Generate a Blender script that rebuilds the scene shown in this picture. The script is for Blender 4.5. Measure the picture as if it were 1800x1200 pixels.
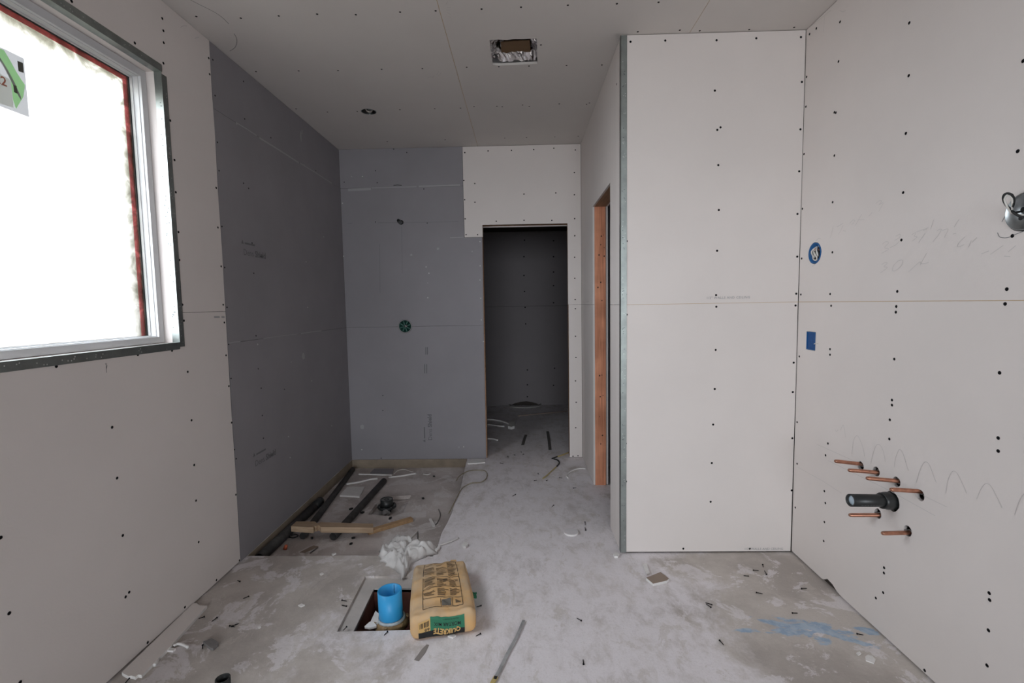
import bpy, bmesh, math, random
from mathutils import Vector, Matrix, noise
random.seed(7)
for o in list(bpy.data.objects): bpy.data.objects.remove(o)
S = bpy.context.scene
COL = S.collection
# ------------------------------------------------------------------ camera
CAM = Vector((0, 0, 1.386)); FPX = 854.0
CR = Vector((0.99965151, 0.0205389, -0.01658356)); CU = Vector((0.01495361, 0.07711767, 0.99690985)); CF = Vector((-0.02175431, 0.99681042, -0.07678366))
cd = bpy.data.cameras.new('camera'); cam = bpy.data.objects.new('camera', cd); COL.objects.link(cam)
cd.sensor_width = 36; cd.sensor_fit = 'HORIZONTAL'; cd.lens = FPX / 1800 * 36; cd.clip_start = .02
cam.matrix_world = Matrix(((CR.x, CU.x, -CF.x, CAM.x), (CR.y, CU.y, -CF.y, CAM.y), (CR.z, CU.z, -CF.z, CAM.z), (0, 0, 0, 1)))
S.camera = cam
# ------------------------------------------------------------------ world, sun, exposure
S.view_settings.view_transform = 'Standard'; S.view_settings.look = 'None'
S.view_settings.gamma = 1; S.view_settings.use_curve_mapping = False
S.view_settings.exposure = 0.0
try:
    S.cycles.use_denoising = True; S.cycles.diffuse_bounces = 8; S.cycles.max_bounces = 12
    S.cycles.sample_clamp_indirect = 6; S.cycles.caustics_reflective = False; S.cycles.caustics_refractive = False
except Exception: pass
W = bpy.data.worlds.new('sky'); S.world = W; W.use_nodes = True
bg = W.node_tree.nodes['Background']; bg.inputs['Color'].default_value = (.88, .935, 1.0, 1); bg.inputs['Strength'].default_value = 10.2
sd = bpy.data.lights.new('sun', 'SUN'); sun = bpy.data.objects.new('sun', sd); COL.objects.link(sun)
sd.energy = 6.0; sd.angle = math.radians(.6); sd.color = (1, .95, .88)
sun.rotation_euler = Vector((-.50, .22, -.86)).to_track_quat('-Z', 'Y').to_euler()
sun.location = (6, -2, 9)

def portal(name, loc, direction, sx, sy):
    d = bpy.data.lights.new(name, 'AREA'); d.shape = 'RECTANGLE'; d.size = sx; d.size_y = sy
    o = bpy.data.objects.new(name, d); COL.objects.link(o); o.location = loc
    o.rotation_euler = Vector(direction).to_track_quat('-Z', 'Y').to_euler(); d.cycles.is_portal = True
# ------------------------------------------------------------------ measures (metres)
XL, XR, XC, YF, YB, ZC = -1.566, 1.459, .525, 2.602, 4.29, 2.745
SEAM = 1.372; TD = .013; YG = 2.538; ZR = -.08; YFAR = 6.58
def V(px, py, ax, val):
    "the point of the plane {axis ax = val} measured at a place of the photograph"
    d = CF + CR * ((px - 900) / FPX) - CU * ((py - 600) / FPX)
    return CAM + d * ((val - CAM[ax]) / d[ax])
def crop(pts, s, ox, oy): return [(x / s + ox, y / s + oy) for x, y in pts]
# ------------------------------------------------------------------ materials
MATS = {}
def mat(name, col, rough=.7, metal=0, var=.0, vscale=3, bump=0, bscale=80, spec=.3, col2=None, alpha=None, stretch=None):
    if name in MATS: return MATS[name]
    m = bpy.data.materials.new(name); m.use_nodes = True; nt = m.node_tree; N = nt.nodes; L = nt.links
    b = N['Principled BSDF']; b.inputs['Roughness'].default_value = rough; b.inputs['Metallic'].default_value = metal
    b.inputs['Specular IOR Level'].default_value = spec
    b.inputs['Base Color'].default_value = (*col, 1)
    g = N.new('ShaderNodeNewGeometry'); src = g.outputs['Position']
    if stretch:
        mp = N.new('ShaderNodeMapping'); mp.inputs['Scale'].default_value = stretch; L.new(src, mp.inputs['Vector']); src = mp.outputs['Vector']
    if var or col2:
        n = N.new('ShaderNodeTexNoise'); n.inputs['Scale'].default_value = vscale; n.inputs['Detail'].default_value = 6; n.inputs['Roughness'].default_value = .6
        L.new(src, n.inputs['Vector'])
        r = N.new('ShaderNodeValToRGB'); c2 = col2 or tuple(c * (1 - var) for c in col)
        r.color_ramp.elements[0].position = .35; r.color_ramp.elements[1].position = .68
        r.color_ramp.elements[0].color = (*c2, 1); r.color_ramp.elements[1].color = (*col, 1)
        L.new(n.outputs['Fac'], r.inputs['Fac']); L.new(r.outputs['Color'], b.inputs['Base Color'])
    if bump:
        n2 = N.new('ShaderNodeTexNoise'); n2.inputs['Scale'].default_value = bscale; n2.inputs['Detail'].default_value = 4
        L.new(src, n2.inputs['Vector'])
        bp = N.new('ShaderNodeBump'); bp.inputs['Strength'].default_value = bump; bp.inputs['Distance'].default_value = .004
        L.new(n2.outputs['Fac'], bp.inputs['Height']); L.new(bp.outputs['Normal'], b.inputs['Normal'])
    MATS[name] = m; return m
def wood(name, c1, c2, axis=2, sc=1.0):
    if name in MATS: return MATS[name]
    m = bpy.data.materials.new(name); m.use_nodes = True; nt = m.node_tree; N = nt.nodes; L = nt.links; b = N['Principled BSDF']
    b.inputs['Roughness'].default_value = .65
    g = N.new('ShaderNodeNewGeometry'); mp = N.new('ShaderNodeMapping')
    s = [55 * sc] * 3; s[axis] = 2.2 * sc; mp.inputs['Scale'].default_value = s
    n = N.new('ShaderNodeTexNoise'); n.inputs['Scale'].default_value = 1.6; n.inputs['Detail'].default_value = 5; n.inputs['Distortion'].default_value = .6
    r = N.new('ShaderNodeValToRGB'); r.color_ramp.elements[0].color = (*c1, 1); r.color_ramp.elements[1].color = (*c2, 1)
    r.color_ramp.elements[0].position = .3; r.color_ramp.elements[1].position = .7
    L.new(g.outputs['Position'], mp.inputs['Vector']); L.new(mp.outputs['Vector'], n.inputs['Vector']); L.new(n.outputs['Fac'], r.inputs['Fac'])
    k = N.new('ShaderNodeTexNoise'); k.inputs['Scale'].default_value = 5; k.inputs['Detail'].default_value = 3
    L.new(g.outputs['Position'], k.inputs['Vector'])
    mx = N.new('ShaderNodeMix'); mx.data_type = 'RGBA'; mx.blend_type = 'MULTIPLY'; mx.inputs['Factor'].default_value = .55
    r2 = N.new('ShaderNodeValToRGB'); r2.color_ramp.elements[0].color = (.55, .5, .45, 1); r2.color_ramp.elements[0].position = .35; r2.color_ramp.elements[1].position = .6
    L.new(k.outputs['Fac'], r2.inputs['Fac']); L.new(r.outputs['Color'], mx.inputs['A']); L.new(r2.outputs['Color'], mx.inputs['B'])
    L.new(mx.outputs['Result'], b.inputs['Base Color'])
    MATS[name] = m; return m
M_white = mat('white_drywall_paper', (.72, .67, .64), .85, var=.05, vscale=1.7, bump=.08, bscale=160, spec=.2)
M_ceil = mat('ceiling_drywall_paper', (.66, .63, .60), .85, var=.05, vscale=1.3, bump=.08, bscale=160, spec=.2)
M_grey = mat('grey_backer_board', (.285, .272, .288), .8, var=.10, vscale=2.2, bump=.10, bscale=140, spec=.25)
M_gyp = mat('gypsum', (.78, .76, .74), .9, var=.08, vscale=30, bump=.4, bscale=90, spec=.1)
M_dark = mat('wall_cavity', (.05, .042, .036), .9)
M_seam = mat('seam_paper', (.50, .36, .20), .9)
M_screw = mat('black_phosphate', (.006, .006, .007), .8, spec=.1)
M_dusts = mat('dusted_screw', (.55, .54, .54), .8)
M_galv = mat('galvanised_steel', (.34, .37, .355), .38, metal=1, var=.25, vscale=14, bump=.05, bscale=40)
M_perf = mat('plaster_in_perforation', (.62, .63, .62), .8)
M_pvcw = mat('white_vinyl', (.60, .61, .62), .35, spec=.5)
M_red = mat('red_flashing_tape', (.62, .10, .10), .5)
M_gask = mat('black_gasket', (.04, .05, .05), .6)
M_stucco = mat('white_stucco', (.50, .495, .48), .9, var=.06, vscale=6, bump=.5, bscale=30)
M_ground = mat('yard_ground', (.16, .15, .135), .9, var=.1, vscale=3)
M_pencil = mat('pencil', (.53, .505, .49), .8)
M_pencild = mat('pencil_dark', (.20, .20, .20), .8)
M_ink = mat('faded_print', (.36, .35, .35), .8)
M_inkg = mat('print_on_grey', (.15, .146, .156), .8)
M_chalk = mat('chalk_dust', (.36, .35, .362), .9)
M_abs = mat('black_plastic', (.018, .020, .020), .38, spec=.5, bump=.05, bscale=30)
M_absd = mat('dusty_black_plastic', (.06, .056, .054), .6, var=.5, vscale=18, spec=.4)
M_cop = mat('copper', (.62, .30, .20), .38, metal=1, var=.35, vscale=40)
M_copd = mat('copper_tip', (.42, .22, .15), .45, metal=1)
M_cap = mat('pale_blue_cap', (.55, .66, .74), .5)
M_bluepvc = mat('blue_plastic', (.035, .33, .66), .42, var=.06, vscale=12, spec=.4)
M_bluebox = mat('blue_box_plastic', (.015, .10, .28), .5)
M_bluein = mat('blue_painters_tape', (.018, .085, .26), .6, var=.2, vscale=60)
M_brass = mat('tan_flange', (.36, .24, .12), .5, var=.4, vscale=25)
M_tan = mat('tan_footing', (.30, .245, .185), .9, var=.25, vscale=9, bump=.4, bscale=40)
M_redbr = mat('red_brown_form', (.20, .085, .065), .75, var=.3, vscale=8)
M_border = mat('pale_concrete_rim', (.55, .515, .49), .85, var=.2, vscale=9, bump=.3, bscale=40)
M_blade = wood('stud_wood', (.60, .23, .125), (.88, .40, .23), 2)
M_headw = wood('header_wood', (.30, .17, .10), (.44, .26, .15), 1)
M_lum = wood('pale_lumber', (.36, .25, .16), (.50, .37, .25), 0)
M_lum2 = wood('orange_lumber', (.40, .25, .13), (.56, .37, .20), 0)
M_card = mat('cardboard', (.20, .125, .07), .8, var=.12, vscale=12)
M_foil = mat('aluminium_foil', (.62, .60, .60), .22, metal=1, bump=.6, bscale=45)
M_tin = mat('dark_tin', (.22, .22, .22), .4, metal=1, bump=.3, bscale=60)
M_green = mat('dark_green_plastic', (.02, .075, .06), .5, var=.4, vscale=60)
M_bag = mat('tan_kraft_paper', (.70, .42, .175), .72, var=.22, vscale=7, bump=.35, bscale=22, col2=(.53, .40, .265))
M_bagg = mat('green_print', (.035, .19, .105), .65)
M_bagb = mat('black_print', (.02, .02, .02), .65)
M_bagy = mat('yellow_print', (.66, .42, .16), .65)
M_bagi = mat('brown_print', (.16, .115, .07), .7)
M_film = mat('white_plastic_film', (.68, .665, .65), .45, bump=.3, bscale=30)
M_paperbr = mat('brown_paper', (.30, .235, .19), .85)
M_yel = mat('yellow_cord', (.48, .38, .16), .7)
M_cord = mat('dirty_cord', (.40, .36, .26), .8, var=.4, vscale=25, col2=(.20, .16, .08))
M_blk = mat('black_rubber', (.02, .02, .02), .6)
M_wwire = mat('white_wire', (.62, .60, .56), .5)
M_chip = mat('grey_mortar_chip', (.20, .19, .185), .9, bump=.4, bscale=60)
M_oran = mat('orange_plastic', (.62, .16, .08), .6)
M_strip = mat('worn_steel_strip', (.50, .50, .50), .5, metal=.2, var=.4, vscale=18)
M_stick = mat('dirty_stick', (.13, .12, .115), .85)
M_lgreen = mat('light_green_print', (.30, .62, .30), .7)
M_lgrey = mat('grey_print', (.42, .42, .38), .7)
M_lred = mat('red_print', (.45, .16, .10), .7)

def thin_print(name, col, tcol, f):
    m = bpy.data.materials.new(name); m.use_nodes = True; nt = m.node_tree; N = nt.nodes; L = nt.links
    N.remove(N['Principled BSDF']); a = N.new('ShaderNodeBsdfDiffuse'); t = N.new('ShaderNodeBsdfTranslucent'); x = N.new('ShaderNodeMixShader')
    a.inputs['Color'].default_value = (*col, 1); t.inputs['Color'].default_value = (*tcol, 1); x.inputs[0].default_value = f
    L.new(a.outputs[0], x.inputs[1]); L.new(t.outputs[0], x.inputs[2]); L.new(x.outputs[0], N['Material Output'].inputs['Surface']); return m
M_label = thin_print('label_paper', (.8, .8, .8), (.17, .17, .17), .6)
M_lgreen = thin_print('light_green_print', (.40, .66, .34), (.50, .85, .42), .85)
M_lgrey = thin_print('grey_print', (.60, .60, .55), (.72, .72, .66), .85)
M_red = thin_print('red_flashing_tape', (.90, .36, .36), (.50, .10, .11), .6)
def glass_material():
    "clear pane with cream stucco overspray along its rim"
    m = bpy.data.materials.new('window_glass'); m.use_nodes = True; nt = m.node_tree; N = nt.nodes; L = nt.links
    N.remove(N['Principled BSDF'])
    tr = N.new('ShaderNodeBsdfTransparent'); gl = N.new('ShaderNodeBsdfGlossy'); gl.inputs['Roughness'].default_value = .02
    mx = N.new('ShaderNodeMixShader'); mx.inputs[0].default_value = .05
    L.new(tr.outputs[0], mx.inputs[1]); L.new(gl.outputs[0], mx.inputs[2])
    g = N.new('ShaderNodeNewGeometry'); sp = N.new('ShaderNodeSeparateXYZ'); L.new(g.outputs['Position'], sp.inputs[0])
    def edge(out, lo, hi, a, b):
        r = N.new('ShaderNodeMapRange'); r.inputs['From Min'].default_value = lo; r.inputs['From Max'].default_value = hi
        r.inputs['To Min'].default_value = a; r.inputs['To Max'].default_value = b; L.new(out, r.inputs['Value']); return r.outputs[0]
    def mathn(op, a, b):
        n = N.new('ShaderNodeMath'); n.operation = op
        for i, q in enumerate((a, b)):
            if isinstance(q, (int, float)): n.inputs[i].default_value = q
            else: L.new(q, n.inputs[i])
        return n.outputs[0]
    e = mathn('MAXIMUM', mathn('MAXIMUM', edge(sp.outputs['Y'], 2.02, 2.15, 0, 1), edge(sp.outputs['Z'], 2.24, 2.39, 0, 1.0)), edge(sp.outputs['Z'], 1.33, 1.27, 0, .4))
    n = N.new('ShaderNodeTexNoise'); n.inputs['Scale'].default_value = 9; n.inputs['Detail'].default_value = 9; n.inputs['Roughness'].default_value = .7; n.inputs['Distortion'].default_value = 1.2
    L.new(g.outputs['Position'], n.inputs['Vector'])
    k = mathn('MULTIPLY', e, mathn('MULTIPLY', n.outputs['Fac'], 1.5))
    r = N.new('ShaderNodeValToRGB'); els = r.color_ramp.elements
    els[0].position = .25; els[0].color = (1, 1, 1, 1); els[1].position = 1.0; els[1].color = (.13, .125, .10, 1)
    q = els.new(.6); q.color = (.42, .41, .36, 1)
    L.new(k, r.inputs['Fac']); L.new(r.outputs['Color'], tr.inputs['Color'])
    L.new(mx.outputs[0], N['Material Output'].inputs['Surface']); return m
M_glass = glass_material()

def floor_material(name, bare, dust, stain, amount, blue=False, centre=True):
    m = bpy.data.materials.new(name); m.use_nodes = True; nt = m.node_tree; N = nt.nodes; L = nt.links; b = N['Principled BSDF']
    b.inputs['Roughness'].default_value = .75; b.inputs['Specular IOR Level'].default_value = .3
    g = N.new('ShaderNodeNewGeometry'); P = g.outputs['Position']; sp = N.new('ShaderNodeSeparateXYZ'); L.new(P, sp.inputs[0])
    def ns(scale, det=8, ro=.6, dist=0, st=None):
        n = N.new('ShaderNodeTexNoise'); n.inputs['Scale'].default_value = scale; n.inputs['Detail'].default_value = det; n.inputs['Roughness'].default_value = ro; n.inputs['Distortion'].default_value = dist
        if st:
            mp = N.new('ShaderNodeMapping'); mp.inputs['Scale'].default_value = st; mp.inputs['Rotation'].default_value = (0, 0, .6); L.new(P, mp.inputs[0]); L.new(mp.outputs[0], n.inputs['Vector'])
        else: L.new(P, n.inputs['Vector'])
        return n.outputs['Fac']
    def mr(v, a, c, d=0, e=1):
        r = N.new('ShaderNodeMapRange'); r.interpolation_type = 'SMOOTHSTEP'
        for k, x in zip(('From Min', 'From Max', 'To Min', 'To Max'), (a, c, d, e)): r.inputs[k].default_value = x
        L.new(v, r.inputs['Value']); return r.outputs[0]
    def mt(op, a, c):
        n = N.new('ShaderNodeMath'); n.operation = op
        for i, q in enumerate((a, c)):
            if isinstance(q, (int, float)): n.inputs[i].default_value = q
            else: L.new(q, n.inputs[i])
        return n.outputs[0]
    def mix(f, a, c):
        n = N.new('ShaderNodeMix'); n.data_type = 'RGBA'
        if isinstance(f, float): n.inputs['Factor'].default_value = f
        else: L.new(f, n.inputs['Factor'])
        for k, q in (('A', a), ('B', c)):
            if isinstance(q, tuple): n.inputs[k].default_value = (*q, 1)
            else: L.new(q, n.inputs[k])
        return n.outputs['Result']
    c = mix(mr(ns(2.3, 6, .6), .38, .62), stain, bare)
    d = mt('ADD', mt('MULTIPLY', ns(1.9, 10, .66, .4), .72), mt('MULTIPLY', ns(9, 9, .75, .2, (1, .6, 1)), .28))
    if centre:
        cx = mt('SUBTRACT', 1.0, mt('ABSOLUTE', mt('MULTIPLY', mt('SUBTRACT', sp.outputs['X'], .15), .62), 0.0))
        d = mt('ADD', d, mt('MULTIPLY', mr(cx, .25, 1.0), .27))
    if blue:
        bare_m = None
        for (x, y, rx, ry, rot, k) in ((-1.33, 2.40, .16, .20, .2, .22), (-1.20, 2.08, .30, .12, .5, .22), (-1.30, 1.85, .22, .16, 0, .2), (-.95, 1.75, .25, .2, 0, .12), (1.15, 2.44, .34, .13, -.1, .26), (1.30, 2.20, .20, .18, .4, .22), (1.0, 2.05, .45, .2, -.2, .14), (.85, 1.75, .4, .2, 0, .14), (-.35, 1.72, .3, .15, 0, .1), (.35, 3.95, .22, .16, 0, .16), (.35, 3.45, .25, .12, 0, .12)):
            mp = N.new('ShaderNodeMapping'); mp.vector_type = 'TEXTURE'; mp.inputs['Location'].default_value = (x, y, 0); mp.inputs['Rotation'].default_value = (0, 0, rot); mp.inputs['Scale'].default_value = (rx, ry, 1)
            L.new(P, mp.inputs[0]); ln = N.new('ShaderNodeVectorMath'); ln.operation = 'LENGTH'; L.new(mp.outputs[0], ln.inputs[0])
            q = mr(ln.outputs['Value'], 1.8, .3, 0, k * .8)
            bare_m = q if bare_m is None else mt('MAXIMUM', bare_m, q)
        d = mt('SUBTRACT', d, bare_m)
    dm = mr(d, .50 - amount, .66 - amount)
    f = mt('MULTIPLY', dm, mr(ns(13, 9, .75, .35, (1, .55, 1)), .30, .58, .42, 1))
    c = mix(f, c, dust)
    sm = mr(ns(8, 10, .8, .5, (.6, 1.5, 1)), .57, .76)      # scuffs
    c = mix(mt('MULTIPLY', sm, .55), c, stain)
    pt = mt('MULTIPLY', mr(ns(4.5, 14, .70, .5), .535, .565), mr(ns(16, 6, .7), .30, .52, .25, 1))
    c = mix(mt('MULTIPLY', pt, .62), c, dust)
    pb = mr(ns(5.7, 14, .72, .6, (1.3, .8, 1)), .575, .60)
    c = mix(mt('MULTIPLY', pb, .45), c, bare)
    gr = mr(ns(120, 4, .7), .52, .75)
    c = mix(mt('MULTIPLY', gr, .28), c, tuple(q * .62 for q in stain))
    fl = mr(ns(46, 3, .6), .68, .73)                          # crumbs
    c = mix(mt('MULTIPLY', fl, .55), c, (.70, .69, .69))
    if blue:
        msk = None
        nn = ns(17, 9, .72, .6, (.6, 1.5, 1)); n2 = ns(30, 4, .6)
        for (x, y, rx, ry, rot) in ((1.10, 1.965, .13, .045, -.1), (1.22, 1.985, .17, .05, -.35), (1.30, 1.92, .16, .022, -.55), (1.42, 1.965, .05, .03, -.6), (1.10, 1.99, .14, .03, -.5), (.93, 1.965, .07, .02, 0), (1.2, 1.90, .04, .03, 0)):
            mp = N.new('ShaderNodeMapping'); mp.vector_type = 'TEXTURE'; mp.inputs['Location'].default_value = (x, y, 0); mp.inputs['Rotation'].default_value = (0, 0, rot); mp.inputs['Scale'].default_value = (rx, ry, 1)
            L.new(P, mp.inputs[0]); ln = N.new('ShaderNodeVectorMath'); ln.operation = 'LENGTH'; L.new(mp.outputs[0], ln.inputs[0])
            q = mr(ln.outputs['Value'], 1.25, .35)
            msk = q if msk is None else mt('MAXIMUM', msk, q)
        bm_ = mt('MULTIPLY', mr(mt('ADD', msk, mt('MULTIPLY', mt('SUBTRACT', nn, .5), 4.2)), .42, .80), mr(msk, 0, .1))
        c = mix(mt('MULTIPLY', bm_, .8), c, mix(mr(n2, .4, .6), (.25, .38, .55), (.38, .50, .62)))
    L.new(c, b.inputs['Base Color'])
    bp = N.new('ShaderNodeBump'); bp.inputs['Strength'].default_value = .35; bp.inputs['Distance'].default_value = .004
    L.new(ns(40, 6, .65), bp.inputs['Height']); L.new(bp.outputs['Normal'], b.inputs['Normal'])
    return m
M_floor = floor_material('dusty_concrete', (.56, .515, .475), (.77, .735, .755), (.41, .37, .34), .03, blue=True)
M_sunk = floor_material('sunken_concrete', (.64, .585, .56), (.76, .73, .72), (.46, .41, .385), -.02, centre=False)

# ------------------------------------------------------------------ mesh helpers
def finish(bm, name, m, smooth=False):
    me = bpy.data.meshes.new(name); bmesh.ops.recalc_face_normals(bm, faces=bm.faces)
    if smooth:
        for f in bm.faces: f.smooth = True
    bm.to_mesh(me); bm.free()
    if m: me.materials.append(m)
    return me
def part(name, bm, m, parent=None, smooth=False, kind=None, label=None):
    "a mesh in world coordinates, child of parent"
    me = finish(bm, name, m, smooth) if isinstance(bm, bmesh.types.BMesh) else bm
    o = bpy.data.objects.new(name, me); COL.objects.link(o)
    if parent is not None:
        o.parent = parent
        loc = Vector((0, 0, 0)); q = parent
        while q: loc += q.location; q = q.parent
        o.matrix_parent_inverse = Matrix.Translation(-loc) if parent.parent is None else Matrix.Translation(-parent.location)
    if kind: o['kind'] = kind
    if label: o['label'] = label
    return o
def struct(name, bm, m):
    o = part(name, bm, m); o['kind'] = 'structure'; return o
def thing(name, label, cat, loc, group=None):
    o = bpy.data.objects.new(name, None); COL.objects.link(o); o.location = loc; o.empty_display_size = .05
    o['label'] = label; o['category'] = cat
    if group: o['group'] = group
    return o
def solo(name, bm, m, label, cat, group=None, smooth=False):
    me = finish(bm, name, m, smooth)
    n = len(me.vertices); c = Vector((sum(v.co.x for v in me.vertices) / n, sum(v.co.y for v in me.vertices) / n, min(v.co.z for v in me.vertices)))
    me.transform(Matrix.Translation(-c)); o = bpy.data.objects.new(name, me); COL.objects.link(o); o.location = c
    o['label'] = label; o['category'] = cat
    if group: o['group'] = group
    return o
def BM(): return bmesh.new()
def box(bm, x0, x1, y0, y1, z0, z1):
    v = [bm.verts.new(p) for p in ((x0, y0, z0), (x1, y0, z0), (x1, y1, z0), (x0, y1, z0), (x0, y0, z1), (x1, y0, z1), (x1, y1, z1), (x0, y1, z1))]
    for f in ((0, 3, 2, 1), (4, 5, 6, 7), (0, 1, 5, 4), (1, 2, 6, 5), (2, 3, 7, 6), (3, 0, 4, 7)): bm.faces.new([v[i] for i in f])
    return bm
def mkbox(*a): return box(BM(), *a)
def prism(bm, pts, z0, z1):
    "polygon of (x,y) or 3-vectors raised from z0 to z1"
    a = [bm.verts.new((p[0], p[1], z0)) for p in pts]; c = [bm.verts.new((p[0], p[1], z1)) for p in pts]; n = len(pts)
    bm.faces.new(a[::-1]); bm.faces.new(c)
    for i in range(n): bm.faces.new((a[i], a[(i + 1) % n], c[(i + 1) % n], c[i]))
    return bm
def P3(ax, val, a, b): return {0: Vector((val, a, b)), 1: Vector((a, val, b)), 2: Vector((a, b, val))}[ax]
def panel_bm(ax, val, outline, holes=(), t=TD, out=None):
    "a board with its face in the plane, its holes cut through, going back by t*out"
    if out is None: out = 1 if ax == 1 else -1
    bm = BM(); edges = []
    for lp in [outline] + list(holes):
        vs = [bm.verts.new(P3(ax, val, a, b)) for a, b in lp]
        edges += [bm.edges.new((vs[i], vs[(i + 1) % len(vs)])) for i in range(len(vs))]
    bmesh.ops.triangle_fill(bm, use_beauty=True, use_dissolve=False, edges=edges)
    if t == 0: return bm
    r = bmesh.ops.extrude_face_region(bm, geom=bm.faces[:])
    bmesh.ops.translate(bm, vec=P3(ax, t * out, 0, 0), verts=[g for g in r['geom'] if isinstance(g, bmesh.types.BMVert)])
    return bm
def sheet_bm(ax, val, outline, holes=()):
    bm = panel_bm(ax, val, outline, holes, 0); bmesh.ops.remove_doubles(bm, verts=bm.verts[:], dist=1e-6); return bm
def rect(a0, a1, b0, b1): return [(a0, b0), (a1, b0), (a1, b1), (a0, b1)]
def circ(a, b, r, n=24, sq=1, jit=0): return [(a + r * (1 + random.uniform(-jit, jit)) * math.cos(2 * math.pi * i / n), b + r * sq * (1 + random.uniform(-jit, jit)) * math.sin(2 * math.pi * i / n)) for i in range(n)]
def frame_of(d):
    d = Vector(d).normalized(); u = d.cross(Vector((0, 0, 1)))
    if u.length < .01: u = Vector((1, 0, 0))
    u.normalize(); return u, d.cross(u).normalized(), d
def lathe(bm, base, d, prof, n=28, closed=False):
    "profile of (radius, distance along d); closed joins last to first"
    u, w, d = frame_of(d); base = Vector(base); rings = []
    for r, z in prof:
        if r < 1e-6: rings.append([bm.verts.new(base + d * z)])
        else: rings.append([bm.verts.new(base + d * z + (u * math.cos(2 * math.pi * i / n) + w * math.sin(2 * math.pi * i / n)) * r) for i in range(n)])
    pairs = list(zip(rings, rings[1:])) + ([(rings[-1], rings[0])] if closed else [])
    for a, b in pairs:
        for i in range(n):
            j = (i + 1) % n
            if len(a) == 1 and len(b) == 1: continue
            if len(a) == 1: bm.faces.new((a[0], b[j], b[i]))
            elif len(b) == 1: bm.faces.new((a[i], a[j], b[0]))
            else: bm.faces.new((a[i], a[j], b[j], b[i]))
    return bm
def pipe(bm, p0, p1, ro, ri, n=24):
    p0, p1 = Vector(p0), Vector(p1); L = (p1 - p0).length
    return lathe(bm, p0, p1 - p0, [(ro, 0), (ro, L), (ri, L), (ri, 0)], n, True)
def spline(pts, k=5):
    pts = [Vector(p) for p in pts]
    if len(pts) < 3: return pts
    q = [2 * pts[0] - pts[1]] + pts + [2 * pts[-1] - pts[-2]]; out = []
    for i in range(1, len(q) - 2):
        for j in range(k):
            t = j / k; a, b, c, d = q[i - 1:i + 3]
            out.append(.5 * ((2 * b) + (c - a) * t + (2 * a - 5 * b + 4 * c - d) * t * t + (3 * b - a - 3 * c + d) * t ** 3))
    return out + [pts[-1]]
def tube(bm, pts, r, n=8, smooth=True, taper=None):
    pts = spline(pts) if smooth else [Vector(p) for p in pts]; rings = []; up = Vector((0.13, .21, 1)).normalized()
    for i, p in enumerate(pts):
        d = (pts[min(i + 1, len(pts) - 1)] - pts[max(i - 1, 0)]).normalized(); u = d.cross(up)
        if u.length < .05: u = d.cross(Vector((1, 0, 0)))
        u.normalize(); w = u.cross(d)
        rr = r if not taper else r * taper(i / (len(pts) - 1))
        rings.append([bm.verts.new(p + (u * math.cos(2 * math.pi * k / n) + w * math.sin(2 * math.pi * k / n)) * rr) for k in range(n)])
    for a, b in zip(rings, rings[1:]):
        for k in range(n): bm.faces.new((a[k], a[(k + 1) % n], b[(k + 1) % n], b[k]))
    bm.faces.new(rings[0][::-1]); bm.faces.new(rings[-1]); return bm
def bar(bm, p0, p1, w, h, up=Vector((0, 0, 1))):
    p0, p1 = Vector(p0), Vector(p1); d = (p1 - p0).normalized(); u = d.cross(up).normalized() * (w / 2); n = u.cross(d).normalized() * (h / 2) 
    if n.z < 0: n = -n
    v = [bm.verts.new(p + s * u + t * n) for p in (p0, p1) for s, t in ((-1, -1), (1, -1), (1, 1), (-1, 1))]
    for f in ((3, 2, 1, 0), (4, 5, 6, 7), (0, 1, 5, 4), (1, 2, 6, 5), (2, 3, 7, 6), (3, 0, 4, 7)): bm.faces.new([v[i] for i in f])
    return bm
NRM = {'left': Vector((1, 0, 0)), 'right': Vector((-1, 0, 0)), 'front': Vector((0, -1, 0)), 'side': Vector((-1, 0, 0)), 'ceil': Vector((0, 0, -1))}
def ribbon(bm, pts, w, nrm, lift=.0007):
    pts = [Vector(p) + nrm * lift for p in pts]; prev = None
    for i, p in enumerate(pts):
        d = (pts[min(i + 1, len(pts) - 1)] - pts[max(i - 1, 0)]).normalized(); s = d.cross(nrm).normalized() * (w / 2)
        cur = (bm.verts.new(p - s), bm.verts.new(p + s))
        if prev: bm.faces.new((prev[0], prev[1], cur[1], cur[0]))
        prev = cur
    return bm
def strokes(name, polys, ax, val, nrm, w, m, parent, smooth=True):
    bm = BM()
    for pl in polys:
        p = [V(x, y, ax, val) for x, y in pl]; ribbon(bm, spline(p, 4) if smooth else p, w, nrm)
    return part(name, bm, m, parent)
def text_bm(body, size, bold=0, shear=0, space=1.0):
    c = bpy.data.curves.new('lettering', 'FONT'); c.body = body; c.size = size; c.offset = bold; c.shear = shear; c.space_character = space; c.align_x = 'CENTER'; c.align_y = 'CENTER'; c.resolution_u = 2
    o = bpy.data.objects.new('lettering', c); COL.objects.link(o); dg = bpy.context.evaluated_depsgraph_get(); dg.update()
    me = bpy.data.meshes.new_from_object(o.evaluated_get(dg)); bpy.data.objects.remove(o); bpy.data.curves.remove(c)
    bm = BM(); bm.from_mesh(me); bpy.data.meshes.remove(me); bmesh.ops.triangulate(bm, faces=bm.faces[:]); return bm
def place_text(bm, origin, xdir, ydir):
    xdir, ydir, origin = Vector(xdir), Vector(ydir), Vector(origin)
    for v in bm.verts: v.co = origin + xdir * v.co.x + ydir * v.co.y
    return bm
_sm = {}
def screw_mesh(m, r):
    k = (m.name, r)
    if k not in _sm:
        bm = lathe(BM(), (0, 0, 0), (0, 0, 1), [(r * 1.15, 0), (r, .0009), (r * .45, .0003), (0, .0001)], 8); _sm[k] = finish(bm, 'screw', m)
    return _sm[k]
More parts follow.
